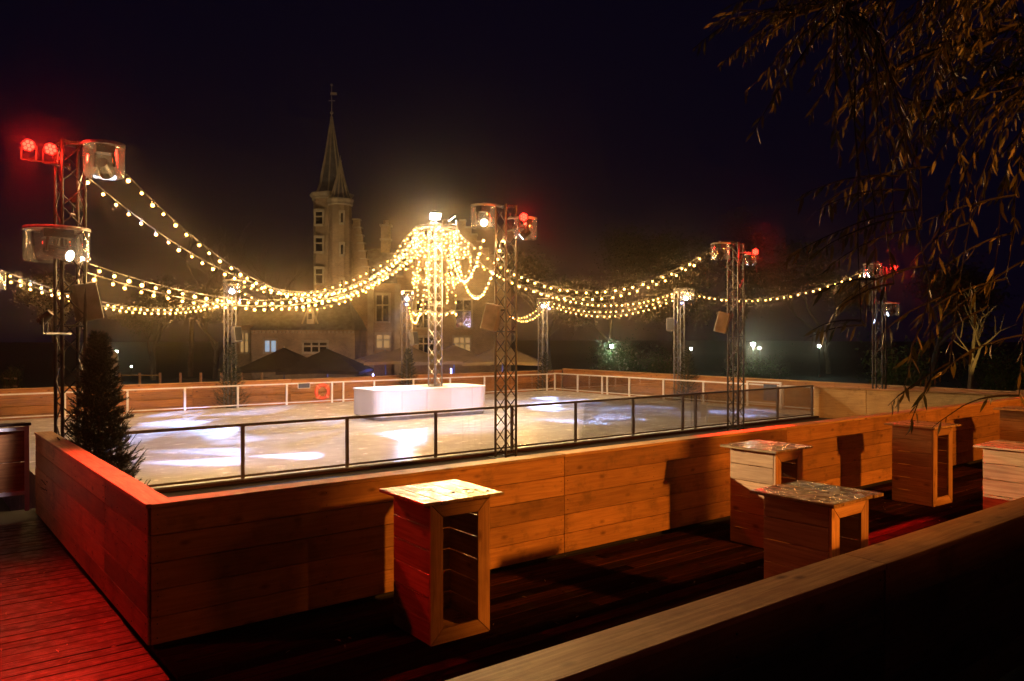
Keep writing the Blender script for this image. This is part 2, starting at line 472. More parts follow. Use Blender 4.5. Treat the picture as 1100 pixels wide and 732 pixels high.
deck = obj('deck', None or (lambda: (lambda b: (box(b, (7.5, 1.6, -0.635), (41, 23.3, 1.13)), b)[1])(bmesh.new()))(), M['dark_base'])
tag(deck, kind='structure')
PW, PG = 0.142, 0.008
def deck_rows(u0, u1, v0, v1, lens, mat='deck_wood'):
    k = 0
    v = v0
    while v + PW <= v1:
        u = u0
        ls = lens[k % len(lens)]
        i = 0
        while u < u1 - 0.05:
            L = min(ls[i % len(ls)], u1 - u)
            if u1 - (u + L) < 0.4: L = u1 - u
            board(deck, 'plank', L - 0.005, PW, 0.028, (u + L / 2, v + PW / 2, -0.014 + rnd.uniform(-0.0025, 0.0025)), (rnd.uniform(-0.006, 0.006), 0, 0), M[mat], 0.004)
            u += L
            i += 1
        v += PW + PG
        k += 1
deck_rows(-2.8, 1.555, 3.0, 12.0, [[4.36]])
deck_rows(1.60, 19.6, 2.56, 6.56, [[4.5], [2.25, 4.5, 4.5, 4.5], [3.4, 4.5, 4.5, 4.5]], 'shaded_deck')

ice = obj('ice', (lambda b: (box(b, (12.8, 20.05, -0.61), (21.6, 13.9, 1.22)), b)[1])(bmesh.new()), M['ice'])
tag(ice, kind='structure')

# ------------------------------------------------------------------ clad walls of the deck
WH = 1.10
def clad_wall(name, label, start, length, rz, faces, t=0.19, panel=4.3, courses=5, h=WH, mat='wall_wood', cap_split=True, cap_over=0.012):
    """wall along local +X, thickness along local +Y; boards on the listed faces ('front' = -Y, 'back' = +Y)"""
    w = thing(name, label, 'wall', (start[0], start[1], 0), rz)
    bm = bmesh.new()
    box(bm, (length / 2, t / 2, (h - 0.04) / 2), (length - 0.01, t - 0.044, h - 0.05))
    obj('core', bm, M['dark_base'], w)
    ch = (h - 0.035) / courses
    x = 0
    while x < length - 0.05:
        L = min(panel, length - x)
        for face in faces:
            y = 0.010 if face == 'front' else t - 0.010
            for c in range(courses):
                board(w, 'plank', L - 0.006, ch - 0.005, 0.022, (x + L / 2, y + rnd.uniform(-0.002, 0.002), ch * (c + 0.5)), (R(90), 0, 0), M[mat], 0.004)
        board(w, 'cap_board', L - 0.004, t + 2 * cap_over, 0.034, (x + L / 2, t / 2, h - 0.017 + rnd.uniform(-0.001, 0.001)), (0, 0, 0), M['cap_wood'], 0.004)
        x += L
    bm = bmesh.new()
    xs = []
    xx = 0.0
    while xx < length - 0.05:
        LL = min(panel, length - xx)
        xs += [xx + 0.05, xx + LL * 0.34, xx + LL * 0.67, xx + LL - 0.05]
        xx += LL
    for sx_ in xs:
        for c in range(courses):
            for dz in (-0.055, 0.055):
                if 'front' in faces:
                    tube(bm, (sx_ + rnd.uniform(-.006, .006), -0.0035, ch * (c + 0.5) + dz), (sx_, 0.004, ch * (c + 0.5) + dz), 0.0055, n=6)
    tag(obj('screw', bm, M['iron'], w), kind='stuff')
    return w
clad_wall('deck_wall', 'long clad timber wall between the table deck and the ice rink', (1.60, 6.58), 22.0, 0, ['front'])
clad_wall('deck_wall', 'red lit timber wall end return running back beside the left spruce', (1.58, 12.55), 5.97 - 0.012, R(-90), ['front'], panel=4.4)
# end grain post closing the corner
clad_wall('deck_wall', 'low timber wall with thick lit top board in the right foreground', (0.3, 2.27), 17.5, 0, ['front', 'back'], t=0.24, panel=4.2)

# ------------------------------------------------------------------ standing tables
def frame_piece(w, h, s, t, which):
    bm = bmesh.new()
    o = [(-w / 2, 0), (w / 2, 0), (w / 2, h), (-w / 2, h)]
    i = [(-w / 2 + s, s), (w / 2 - s, s), (w / 2 - s, h - s), (-w / 2 + s, h - s)]
    k = which
    pts = [o[k], o[(k + 1) % 4], i[(k + 1) % 4], i[k]]
    g = 0.0012
    cxm = sum(p[0] for p in pts) / 4; czm = sum(p[1] for p in pts) / 4
    pts = [(p[0] + (cxm - p[0]) * g / 0.1, p[1] + (czm - p[1]) * g / 0.1) for p in pts]
    # long side along local X for the grain
    if k in (1, 3):
        pts = [(p[1], -p[0]) for p in pts]
    prism(bm, [(p[0], p[1]) for p in pts], 'y', -t / 2, t / 2)
    return mesh_from(bm, 'frame_board', M['box_wood'])
BW, BD, BH = 0.56, 0.60, 1.105
_fr = [frame_piece(BW, BH, 0.115, 0.024, k) for k in range(4)]
def stand_table(label, u, v, rz, top, tw=0.76, td=0.74):
    t = thing('standing_table', label, 'table', (u, v, 0), rz, 'wooden standing tables on the deck')
    z0 = 0.004
    for k in range(4):
        rot = (0, 0, 0) if k in (0, 2) else (0, R(-90), 0)
        obj('frame_board', _fr[k], None, t, (0, -BD / 2 + 0.012, z0), rot)
    ch = BH / 6
    for sx in (-1, 1):
        for c in range(6):
            board(t, 'side_board', BD - 0.03, ch - 0.006, 0.02, (sx * (BW / 2 - 0.010), 0.013, z0 + ch * (c + 0.5)), (R(90), 0, R(90)), M['box_wood'], 0.003)
    for c in range(6):
        board(t, 'back_board', BW - 0.045, ch - 0.006, 0.018, (0, BD / 2 - 0.012, z0 + ch * (c + 0.5)), (R(90), 0, 0), M['box_wood'], 0.003)
    board(t, 'floor_board', BW - 0.05, BD - 0.06, 0.02, (0, 0, z0 + 0.03), (0, 0, 0), M['box_wood'], 0)
    n = 5
    wv = tw / n
    for i in range(n):
        board(t, 'top_board', td + rnd.uniform(-0.006, 0.006), wv - 0.003, 0.026, (-tw / 2 + wv * (i + 0.5), rnd.uniform(-0.004, 0.004), z0 + BH + 0.0135), (0, 0, R(90)), M[top], 0.003)
    return t
def tpos(u, v): return (u + 0.38, v + 0.36)
stand_table('pale topped wooden standing table in front, nearest the wall corner', *tpos(3.2, 5.15), R(-1.5), 'top_wood')
stand_table('wooden standing table by the wall with a bright lit left side', *tpos(7.68, 5.11), R(1.0), 'wet_top')
stand_table('wooden standing table with wet glistening top behind the foreground wall', *tpos(5.58, 3.22), R(0.5), 'wet_top')
stand_table('dark red sided wooden standing table with overhanging lid by the wall', *tpos(11.47, 5.07), R(-2), 'top_wood')
stand_table('wooden standing table at the right edge with branch shadows on its side', *tpos(9.99, 3.27), R(0.5), 'top_wood')
stand_table('farthest wooden standing table, cut by the right edge above the shadowed one', *tpos(15.4, 5.1), R(0), 'top_wood')

bm = bmesh.new(); rl = random.Random(21)
for i in range(170):
    if i < 110: p = Vector((rl.uniform(2, 14), rl.uniform(2.7, 6.5), 0.006))
    elif i < 158: p = Vector((rl.uniform(0.2, 1.5), rl.uniform(5.5, 10.5), 0.006))
    else:
        tx, ty = tpos(3.2, 5.15)
        p = Vector((tx + rl.uniform(0.0, 0.28), ty - rl.uniform(0.0, 0.33), 1.138))
    a = rl.uniform(0, 6.283); L_ = rl.uniform(0.03, 0.09)
    d_ = Vector((math.cos(a), math.sin(a), 0)); n_ = Vector((-d_.y, d_.x, 0)) * L_ * 0.13
    z_ = Vector((0, 0, L_ * 0.12))
    v_ = [bm.verts.new(q) for q in (p, p + d_ * L_ * 0.45 + n_ + z_, p + d_ * L_, p + d_ * L_ * 0.45 - n_)]
    bm.faces.new(v_)
tag(obj('fallen_leaves', bm, M['litter']), 'scattered fallen willow leaves on the deck and table tops', 'leaves', kind='stuff')

# ------------------------------------------------------------------ glass rails of the rink
def glass_rail(label, p0, p1, posts, h, frame, pw=0.05, base=0.0, group=None, fw=0.045, low=0.08):
    p0, p1 = Vector(p0), Vector(p1)
    L = (p1 - p0).length
    rz = math.atan2(p1.y - p0.y, p1.x - p0.x)
    t = thing('glass_railing', label, 'railing', (p0.x, p0.y, base), rz, group)
    for s in posts:
        bm = bmesh.new(); box(bm, (0, 0, h / 2), (pw, pw, h))
        if frame == 'rail_dark': box(bm, (0, 0, 0.006), (pw * 2.4, pw * 2.4, 0.012))
        obj('post', bm, M[frame], t, (s, 0, 0))
    bm = bmesh.new(); box(bm, (L / 2, 0, h + fw / 2), (L, fw * 1.5, fw)); obj('top_rail', bm, M[frame], t)
    bm = bmesh.new(); box(bm, (L / 2, 0, low), (L, 0.03, 0.035)); obj('bottom_rail', bm, M[frame], t)
    for a, b in zip(posts, posts[1:]):
        if b - a < 0.25: continue
        bm = bmesh.new(); box(bm, ((a + b) / 2, 0, (h + low) / 2 + 0.01), (b - a - pw - 0.02, 0.010, h - low - 0.03))
        obj('glass_pane', bm, M['glass'], t)
    return t
glass_rail('near glass railing with dark posts along the front of the rink', (2.75, 13.2), (21.8, 13.2),
           [0.03, 1.90, 3.80, 5.70, 7.6, 9.42, 11.29, 13.1, 13.61, 15.4, 17.24, 19.02], 0.91, 'rail_dark')
fp = [0.03 + i * 1.72 for i in range(13)]
fp = sorted(fp + [10.8])
glass_rail('far glass railing with white posts along the back of the rink', (2.4, 26.9), (23.45, 26.9), [p for p in fp if p < 21.1], 0.72, 'white_paint', 0.06)
glass_rail('white framed glass railing closing the right end of the rink', (23.5, 26.9), (23.5, 13.2), [0.05, 1.55, 3.05, 3.35, 4.6, 6.4, 8.3, 10.0, 11.6, 13.65], 0.74, 'white_paint', 0.06)
# kick boards under the near railing
kb = thing('kick_board', 'dark low kerb board running under the near glass railing', 'kerb', (2.75, 13.06, 0))
for i in range(5):
    board(kb, 'plank', 3.80, 0.16, 0.05, (1.9 + i * 3.81, 0, 0.02), (0, 0, 0), M['deck_wood'], 0.004)
tag(obj('walkway', (lambda b: (box(b, (12.5, 9.9, -0.05), (21.7, 6.4, 0.06)), b)[1])(bmesh.new()), M['dark_base']), kind='structure')

# ------------------------------------------------------------------ outer timber walls behind the far railings
def far_wall(name, label, a, b, h, mat, rows=4, t=0.14, panel=3.6):
    a, b = Vector(a), Vector(b)
    L = (b - a).length
    rz = math.atan2(b.y - a.y, b.x - a.x)
    w = thing(name, label, 'wall', (a.x, a.y, GZ), rz)
    H = h - GZ
    x = 0
    while x < L - 0.05:
        l = min(panel, L - x)
        for r in range(rows):
            ch = (h + 0.25) / rows
            board(w, 'plank', l - 0.012, ch - 0.008, t, (x + l / 2, 0, H - 0.03 - ch * (r + 0.5)), (R(90), 0, 0), M[mat], 0.004)
        board(w, 'cap_board', l - 0.004, t + 0.10, 0.03, (x + l / 2, 0, H - 0.015), (0, 0, 0), M['cap_wood'], 0.003)
        x += l
    bm = bmesh.new(); box(bm, (L / 2, 0, (H - h - 0.27) / 2), (L, t - 0.02, H - h - 0.27)); obj('footing', bm, M['dark_base'], w)
    return w
far_wall('rink_wall', 'low stained timber wall behind the far railing in front of the terrace', (-6, 28.9), (25.7, 28.9), 0.80, 'far_wood')
far_wall('rink_wall', 'low stained timber wall behind the right end railing with trees beyond', (25.8, 28.8), (25.0, 8.2), 0.86, 'far_wood')
far_wall('screen_wall', 'yellowish plywood screen right of the near railing end', (22.0, 13.25), (23.2, 7.2), 0.90, 'ply', rows=1, panel=1.5)
far_wall('rink_wall', 'timber wall end behind the last standing table at the right', (23.7, 6.7), (23.8, 8.4), 0.98, 'far_wood')

# white plinth in the middle of the ice
pl = thing('plinth', 'low white plinth with rounded corners on the ice under the lit mast', 'plinth', (12.85, 20.9, 0))
def rounded(w, d, r, n=7):
    pts = []
    for cx_, cy_, a0 in ((w / 2 - r, d / 2 - r, 0), (-w / 2 + r, d / 2 - r, 90), (-w / 2 + r, -d / 2 + r, 180), (w / 2 - r, -d / 2 + r, 270)):
        for i in range(n):
            a = R(a0 + 90 * i / (n - 1))
            pts.append((cx_ + r * math.cos(a), cy_ + r * math.sin(a)))
    return pts
bm = bmesh.new(); prism(bm, rounded(3.86, 1.71, 0.33), 'z', 0.10, 0.84); obj('core', bm, M['speaker_grey'], pl)
ol = [Vector((x, y, 0)) for x, y in rounded(3.9, 1.75, 0.35)]
ol.append(ol[0])
dense = []
for p, q in zip(ol, ol[1:]):
    m_ = max(1, int((q - p).length / 0.06))
    dense += [p.lerp(q, i / m_) for i in range(m_)]
npan = 12
for i in range(npan):
    a0, a1 = len(dense) * i // npan, len(dense) * (i + 1) // npan
    seg_ = [dense[k % len(dense)] for k in range(a0, a1 + 1)]
    d0 = (seg_[1] - seg_[0]).normalized() * 0.004; d1 = (seg_[-1] - seg_[-2]).normalized() * 0.004
    seg_[0] = seg_[0] + d0; seg_[-1] = seg_[-1] - d1
    bm = bmesh.new()
    off = rnd.uniform(0.0, 0.006)
    cols = []
    for k, p in enumerate(seg_):
        t_ = (seg_[min(k + 1, len(seg_) - 1)] - seg_[max(k - 1, 0)]).normalized()
        nrm = Vector((t_.y, -t_.x, 0))
        cols.append([bm.verts.new(p + nrm * off + Vector((0, 0, 0.102))), bm.verts.new(p + nrm * off + Vector((0, 0, 0.838))), bm.verts.new(p - nrm * 0.018 + Vector((0, 0, 0.838))), bm.verts.new(p - nrm * 0.018 + Vector((0, 0, 0.102)))])
    for A, B in zip(cols, cols[1:]):
        for j in range(4): bm.faces.new((A[j], A[(j + 1) % 4], B[(j + 1) % 4], B[j]))
    bm.faces.new(cols[0]); bm.faces.new(cols[-1][::-1])
    bmesh.ops.recalc_face_normals(bm, faces=bm.faces[:])
    obj('panel', bm, M['plinth'], pl)
bm = bmesh.new(); prism(bm, rounded(3.96, 1.81, 0.38), 'z', 0.842, 0.875); obj('lid', bm, M['plinth'], pl)
bm = bmesh.new(); prism(bm, rounded(3.8, 1.65, 0.30), 'z', 0.004, 0.098); obj('foot', bm, M['speaker_grey'], pl)

# life buoy and small sign on the far railing, gate frame at the right end
lb = thing('life_buoy', 'round orange life buoy hung on the far railing left of the plinth', 'life buoy', (12.33, 26.80, 0.42))
bm = bmesh.new()
n, k = 24, 8
ring = []
for i in range(n):
    a = 2 * math.pi * i / n
    ring.append([bm.verts.new(((0.24 + 0.07 * math.cos(2 * math.pi * j / k)) * math.cos(a), 0.055 * math.sin(2 * math.pi * j / k), (0.24 + 0.07 * math.cos(2 * math.pi * j / k)) * math.sin(a))) for j in range(k)])
for i in range(n):
    for j in range(k):
        bm.faces.new((ring[i][j], ring[i][(j + 1) % k], ring[(i + 1) % n][(j + 1) % k], ring[(i + 1) % n][j]))
bmesh.ops.recalc_face_normals(bm, faces=bm.faces[:])
obj('ring', bm, M['orange_buoy'], lb, smooth=True)
for a in (45, 135, 225, 315):
    bm = bmesh.new(); box(bm, (0, 0, 0), (0.155, 0.125, 0.05)); obj('band', bm, M['red_tape'], lb, (0.24 * math.cos(R(a)), 0, 0.24 * math.sin(R(a))), (0, R(-a), 0))
sg = thing('notice_board', 'small dark notice board on the far railing left of the buoy', 'sign', (11.65, 26.84, 0.66))
bm = bmesh.new(); box(bm, (0, 0, 0), (0.42, 0.02, 0.16)); obj('panel', bm, M['sign_dark'], sg)
bm = bmesh.new(); box(bm, (0, -0.004, 0), (0.46, 0.012, 0.20)); obj('border', bm, M['white_paint'], sg, (0, 0.012, 0))
gt = thing('rink_gate', 'white framed gate with blue panel in the right end railing', 'gate', (23.36, 16.6, 0), R(-90))
for s in (0, 1.3):
    bm = bmesh.new(); box(bm, (s, 0, 0.42), (0.07, 0.05, 0.84)); obj('post', bm, M['white_paint'], gt)
bm = bmesh.new(); box(bm, (0.65, 0, 0.86), (1.37, 0.055, 0.05)); obj('top_bar', bm, M['white_paint'], gt)
bm = bmesh.new(); box(bm, (0.65, 0, 0.16), (1.22, 0.04, 0.05)); obj('low_bar', bm, M['white_paint'], gt)
bm = bmesh.new(); box(bm, (0.9, -0.01, 0.52), (0.5, 0.02, 0.55)); obj('panel', bm, M['sign_dark'], gt)

# left entrance: white framed panel and steps
gp = thing('entrance_panel', 'white framed timber panel at the left edge beside the red wall', 'gate', (-1.5, 12.75, 0))
board(gp, 'plank', 3.0, 0.42, 0.03, (1.5, 0.0, 0.90), (R(90), 0, 0), M['far_wood'])
board(gp, 'plank', 3.0, 0.42, 0.03, (1.5, 0.0, 0.47), (R(90), 0, 0), M['far_wood'])
for z in (1.14, 0.26):
    bm = bmesh.new(); box(bm, (1.5, -0.03, z), (3.05, 0.03, 0.05)); obj('rail', bm, M['white_paint'], gp)
for s in (0.0, 1.5, 3.0):
    bm = bmesh.new(); box(bm, (s, -0.03, 0.60), (0.055, 0.04, 1.18)); obj('post', bm, M['white_paint'], gp)
board(gp, 'cap_board', 3.1, 0.16, 0.04, (1.5, 0.02, 1.20), (0, 0, 0), M['deck_wood'])
st = thing('step', 'low dark timber step in the shadow at the left edge', 'step', (-0.2, 11.6, 0))
for i in range(3):
    board(st, 'plank', 1.6, 0.16, 0.03, (0, i * 0.17 - 0.17, 0.19), (0, 0, 0), M['deck_wood'])
bm = bmesh.new(); box(bm, (0, 0, 0.085), (1.56, 0.46, 0.17)); obj('riser', bm, M['deck_wood'], st)

# ------------------------------------------------------------------ trusses
def truss(label, u, v, top, mat, side=0.29, base=0.0, r=0.024, step=0.30, rz=R(8), group='lighting trusses round the rink'):
    t = thing('lighting_truss', label, 'truss', (u, v, base), rz, group)
    h = top - base
    q = side / 2
    cs = [(-q, -q), (q, -q), (q, q), (-q, q)]
    for c in cs:
        bm = bmesh.new(); tube(bm, (*c, 0.012), (*c, h), r, n=8); obj('chord', bm, M[mat], t, smooth=False)
    bm = bmesh.new()
    nseg = max(2, int(round(h / step)))
    for i in range(4):
        a, b = cs[i], cs[(i + 1) % 4]
        for k in range(nseg):
            z0, z1 = 0.02 + (h - 0.04) * k / nseg, 0.02 + (h - 0.04) * (k + 1) / nseg
            s, e = (a, b) if k % 2 == 0 else (b, a)
            tube(bm, (*s, z0), (*e, z1), r * 0.45, n=5, cap=False)
        for zz in (0.06, h * 0.5, h - 0.02):
            tube(bm, (*a, zz), (*b, zz), r * 0.6, n=5, cap=False)
    obj('bracing', bm, M[mat], t)
    bm = bmesh.new(); box(bm, (0, 0, 0.006), (side + 0.25, side + 0.25, 0.012)); obj('base_plate', bm, M[mat], t)
    return t
truss('tall dark truss tower at the left behind the spruce', 2.01, 12.58, 5.12, 'dark_truss', base=-0.02)
truss('dark truss tower in the middle, in front of the near railing', 9.74, 12.62, 5.03, 'dark_truss', base=-0.02)
truss('truss tower right of the middle with a hanging speaker', 17.25, 12.62, 4.82, 'dark_truss', base=-0.02)
truss('truss tower behind the hanging willow leaves at the right', 24.02, 12.30, 4.55, 'dark_truss', base=-0.02)
truss('far truss tower left of the castle beside a small spruce', 9.42, 28.0, 4.35, 'alu', base=GZ)
truss('far truss tower just left of the lit mast', 16.55, 28.0, 4.28, 'alu', base=GZ)
truss('farthest truss tower at the back corner right of the middle truss', 23.76, 28.0, 4.12, 'alu', base=GZ)
truss('far truss tower on the right side of the rink', 25.0, 21.0, 4.35, 'alu', base=GZ)
truss('truss tower cut by the left edge', 1.45, 20.3, 4.6, 'dark_truss', base=GZ)
MX, MY = 13.25, 20.72
mast = truss('central truss mast on the plinth carrying the fairy light strings', MX, MY, 5.9, 'alu', base=0.88, group='light mast')
bm = bmesh.new()
lathe(bm, [(0.62, 0), (0.62, 0.03), (0.58, 0.03), (0.58, 0)], n=24)
for i in range(6):
    a = 2 * math.pi * i / 6
    tube(bm, (0, 0, 0.015), (0.6 * math.cos(a), 0.6 * math.sin(a), 0.015), 0.012, n=5)
obj('hoop', bm, M['alu'], mast, (0, 0, 4.86))

# ------------------------------------------------------------------ lamps
def aim_rot(frm, to):
    d = (Vector(to) - Vector(frm)).normalized()
    return d.to_track_quat('-Z', 'Y').to_euler()

def gobo(light, kind, spokes, col, strength, spin=0.0):
    light.use_nodes = True
    nt = light.node_tree
    em = nt.nodes['Emission']
    em.inputs[0].default_value = (*col, 1)
    tc = N(nt, 'ShaderNodeTexCoord')
    sx = N(nt, 'ShaderNodeSeparateXYZ'); nt.links.new(tc.outputs['Normal'], sx.inputs[0])
    dx = N(nt, 'ShaderNodeMath', operation='DIVIDE'); dy = N(nt, 'ShaderNodeMath', operation='DIVIDE')
    for d, o in ((dx, 0), (dy, 1)):
        nt.links.new(sx.outputs[o], d.inputs[0]); nt.links.new(sx.outputs[2], d.inputs[1])
    at = N(nt, 'ShaderNodeMath', operation='ARCTAN2'); nt.links.new(dy.outputs[0], at.inputs[0]); nt.links.new(dx.outputs[0], at.inputs[1])
    ml = N(nt, 'ShaderNodeMath', operation='MULTIPLY_ADD'); ml.inputs[1].default_value = spokes; ml.inputs[2].default_value = spin
    nt.links.new(at.outputs[0], ml.inputs[0])
    cs = N(nt, 'ShaderNodeMath', operation='COSINE'); nt.links.new(ml.outputs[0], cs.inputs[0])
    st_ = N(nt, 'ShaderNodeMapRange'); st_.inputs[1].default_value = -0.35; st_.inputs[2].default_value = 0.35; st_.inputs[3].default_value = 0.06; st_.inputs[4].default_value = 1.0
    nt.links.new(cs.outputs[0], st_.inputs[0])
    fin = N(nt, 'ShaderNodeMath', operation='MULTIPLY'); fin.inputs[1].default_value = strength
    nt.links.new(st_.outputs[0], fin.inputs[0]); nt.links.new(fin.outputs[0], em.inputs[1])

def add_spot(name, parent, world_from, world_to, watts, col, half, blend=0.3, radius=0.04, gob=None):
    ld = bpy.data.lights.new(name, 'SPOT')
    ld.energy = watts; ld.color = col; ld.spot_size = 2 * R(half); ld.spot_blend = blend; ld.shadow_soft_size = radius
    if gob:
        ld.color = (1, 1, 1)
        gobo(ld, 'star', gob[0], col, 1.0, gob[1])
    o = bpy.data.objects.new(name, ld)
    link(o, parent)
    p = Vector(world_from)
    if parent is not None:
        mw = Matrix.Translation(parent.location) @ parent.rotation_euler.to_matrix().to_4x4()
        loc = mw.inverted() @ p
        q = mw.inverted().to_quaternion() @ aim_rot(world_from, world_to).to_quaternion()
        o.location = loc; o.rotation_euler = q.to_euler()
    else:
        o.location = p; o.rotation_euler = aim_rot(world_from, world_to)
    return o

def domed_spot(label, loc, r, h, target, watts, col, half, gob=None, lens='cool_lens', blend=0.35, clamp_to=None, ls=1.0, group='covered stage spotlights on the trusses'):
    """moving head spotlight hanging inside a clear plastic rain cover; loc is the centre of the cover"""
    loc = Vector(loc)
    t = thing('stage_spotlight', label, 'spotlight', loc, 0, group)
    bm = bmesh.new()
    n = 20
    prof = [(r * 0.96, -h / 2), (r, -h / 2 + 0.03), (r * 1.01, 0.0), (r, h / 2 - 0.04), (r * 0.93, h / 2), (0, h / 2 + 0.02)]
    lathe(bm, prof, n=n)
    for vtx in bm.verts:
        a = math.atan2(vtx.co.y, vtx.co.x)
        vtx.co.x *= 1 + 0.025 * math.sin(5 * a + vtx.co.z * 9); vtx.co.y *= 1 + 0.025 * math.cos(4 * a + vtx.co.z * 7)
    obj('rain_cover', bm, M['cover'], t, smooth=True)
    bm = bmesh.new(); lathe(bm, [(r * 1.03, h / 2 - 0.045), (r * 1.03, h / 2 - 0.005), (r * 0.97, h / 2 - 0.005)], n=n)
    obj('cover_rim', bm, M['cover_rim'], t, smooth=True)
    bm = bmesh.new(); box(bm, (0, 0, h / 2 - 0.085), (r * 0.9, r * 0.75, 0.11)); obj('ballast_box', bm, M['black_metal'], t)
    d = (Vector(target) - loc).normalized()
    hx = Vector((-d.y, d.x, 0)).normalized()
    hub = Vector((0, 0, -h * 0.22))
    bm = bmesh.new()
    for s in (-1, 1):
        tube(bm, hub + hx * s * r * 0.48, Vector((hx.x * s * r * 0.42, hx.y * s * r * 0.42, h / 2 - 0.13)), 0.022, n=6)
    obj('yoke', bm, M['black_metal'], t)
    bm = bmesh.new(); tube(bm, hub - d * r * 0.42, hub + d * r * 0.50, r * 0.30 * ls, r * 0.40 * ls, n=14); obj('head', bm, M['black_metal'], t)
    bm = bmesh.new(); tube(bm, hub + d * (r * 0.505), hub + d * (r * 0.525), r * 0.30 * ls, n=14); obj('lens', bm, M[lens], t)
    if clamp_to is not None:
        c = Vector((*clamp_to[:2], 0)) - loc
        bm = bmesh.new(); tube(bm, (0, 0, h / 2 + 0.03), (c.x, c.y, h / 2 + 0.03), 0.024, n=6); obj('arm', bm, M['alu'], t)
    if watts:
        w = loc + hub + d * r * 0.6
        add_spot('spot_beam', t, w, target, watts, col, half * (1.3 if gob else 1.0), blend, 0.03, gob)
    return t

BL = (0.34, 0.50, 1.0)
GW = 11000
A_, B_, C_, D_ = (2.01, 12.58), (9.74, 12.62), (17.25, 12.62), (24.02, 12.30)
domed_spot('covered spotlight on top of the left truss tower', (2.36, 12.13, 4.84), 0.26, 0.46, (7.0, 20.2, 0), GW, BL, 7, (3, 0.3), clamp_to=A_)
bx = domed_spot('wide lit covered spotlight halfway up the left truss tower', (1.83, 12.42, 3.66), 0.40, 0.46, (8.9, 4.3, 0.75), 8500, (1.0, 0.76, 0.45), 8.5, None, 'warm_lens', 0.5, clamp_to=None, ls=0.62)
domed_spot('covered spotlight on the left of the middle truss top', (9.18, 12.62, 4.76), 0.24, 0.44, (4.9, 4.0, 1.0), 1800, (1.0, 0.50, 0.13), 13, None, 'warm_lens', 0.5, clamp_to=B_)
domed_spot('covered spotlight on the right of the middle truss under the red lamp', (9.83, 12.10, 4.52), 0.22, 0.42, (5.6, 15.9, 0), GW, BL, 8, (3, 1.0), clamp_to=B_)
domed_spot('covered spotlight on the left of the right hand truss top', (16.71, 12.69, 4.58), 0.24, 0.42, (16.2, 16.6, 0), GW * .7, BL, 11, (2, 0.0), clamp_to=C_)
domed_spot('small covered spotlight beside the red lamp of the right hand truss', (17.50, 12.35, 4.40), 0.16, 0.28, (21.2, 15.2, 0), GW * .7, BL, 8, (3, 0.5), clamp_to=C_)
domed_spot('crinkled covered spotlight on top of the truss behind the willow', (23.85, 12.43, 4.45), 0.26, 0.40, (19.2, 19.8, 0), GW, BL, 8, (3, 0.2), clamp_to=D_)
domed_spot('covered spotlight halfway up the truss behind the willow', (24.35, 12.1, 3.25), 0.24, 0.40, (19.6, 16.6, 0), GW * .6, BL, 9, (3, 0.7), clamp_to=D_)
domed_spot('covered spotlight on the far truss left of the castle', (9.42, 27.7, 4.15), 0.32, 0.45, (6.0, 21.4, 0), GW, BL, 8, (3, 0.8), clamp_to=(9.42, 28.0))
domed_spot('covered spotlight on the far truss behind the mast', (16.4, 27.7, 4.05), 0.26, 0.42, (9.45, 18.9, 0), GW * 1.2, BL, 8, (5, 0.4), clamp_to=(16.55, 28.0))
domed_spot('covered spotlight on the back corner truss', (23.55, 27.75, 3.95), 0.26, 0.42, (19.7, 22.3, 0), GW, BL, 9, (3, 0.4), clamp_to=(23.76, 28.0))
domed_spot('covered spotlight on the far truss on the right side', (25.25, 20.8, 4.1), 0.28, 0.45, (17.6, 18.0, 0), GW * 1.2, BL, 7, (3, 0.9), clamp_to=(25.0, 21.0))
domed_spot('covered spotlight on the truss cut by the left edge', (1.62, 20.1, 4.55), 0.26, 0.42, (7.4, 24.8, 0), GW, BL, 9, (3, 0.9), clamp_to=(1.45, 20.3))
domed_spot('lower covered spotlight on the truss cut by the left edge', (1.75, 20.1, 3.6), 0.24, 0.40, (6.0, 22.2, 0), GW * .6, BL, 9, (2, 0.9), clamp_to=(1.45, 20.3))

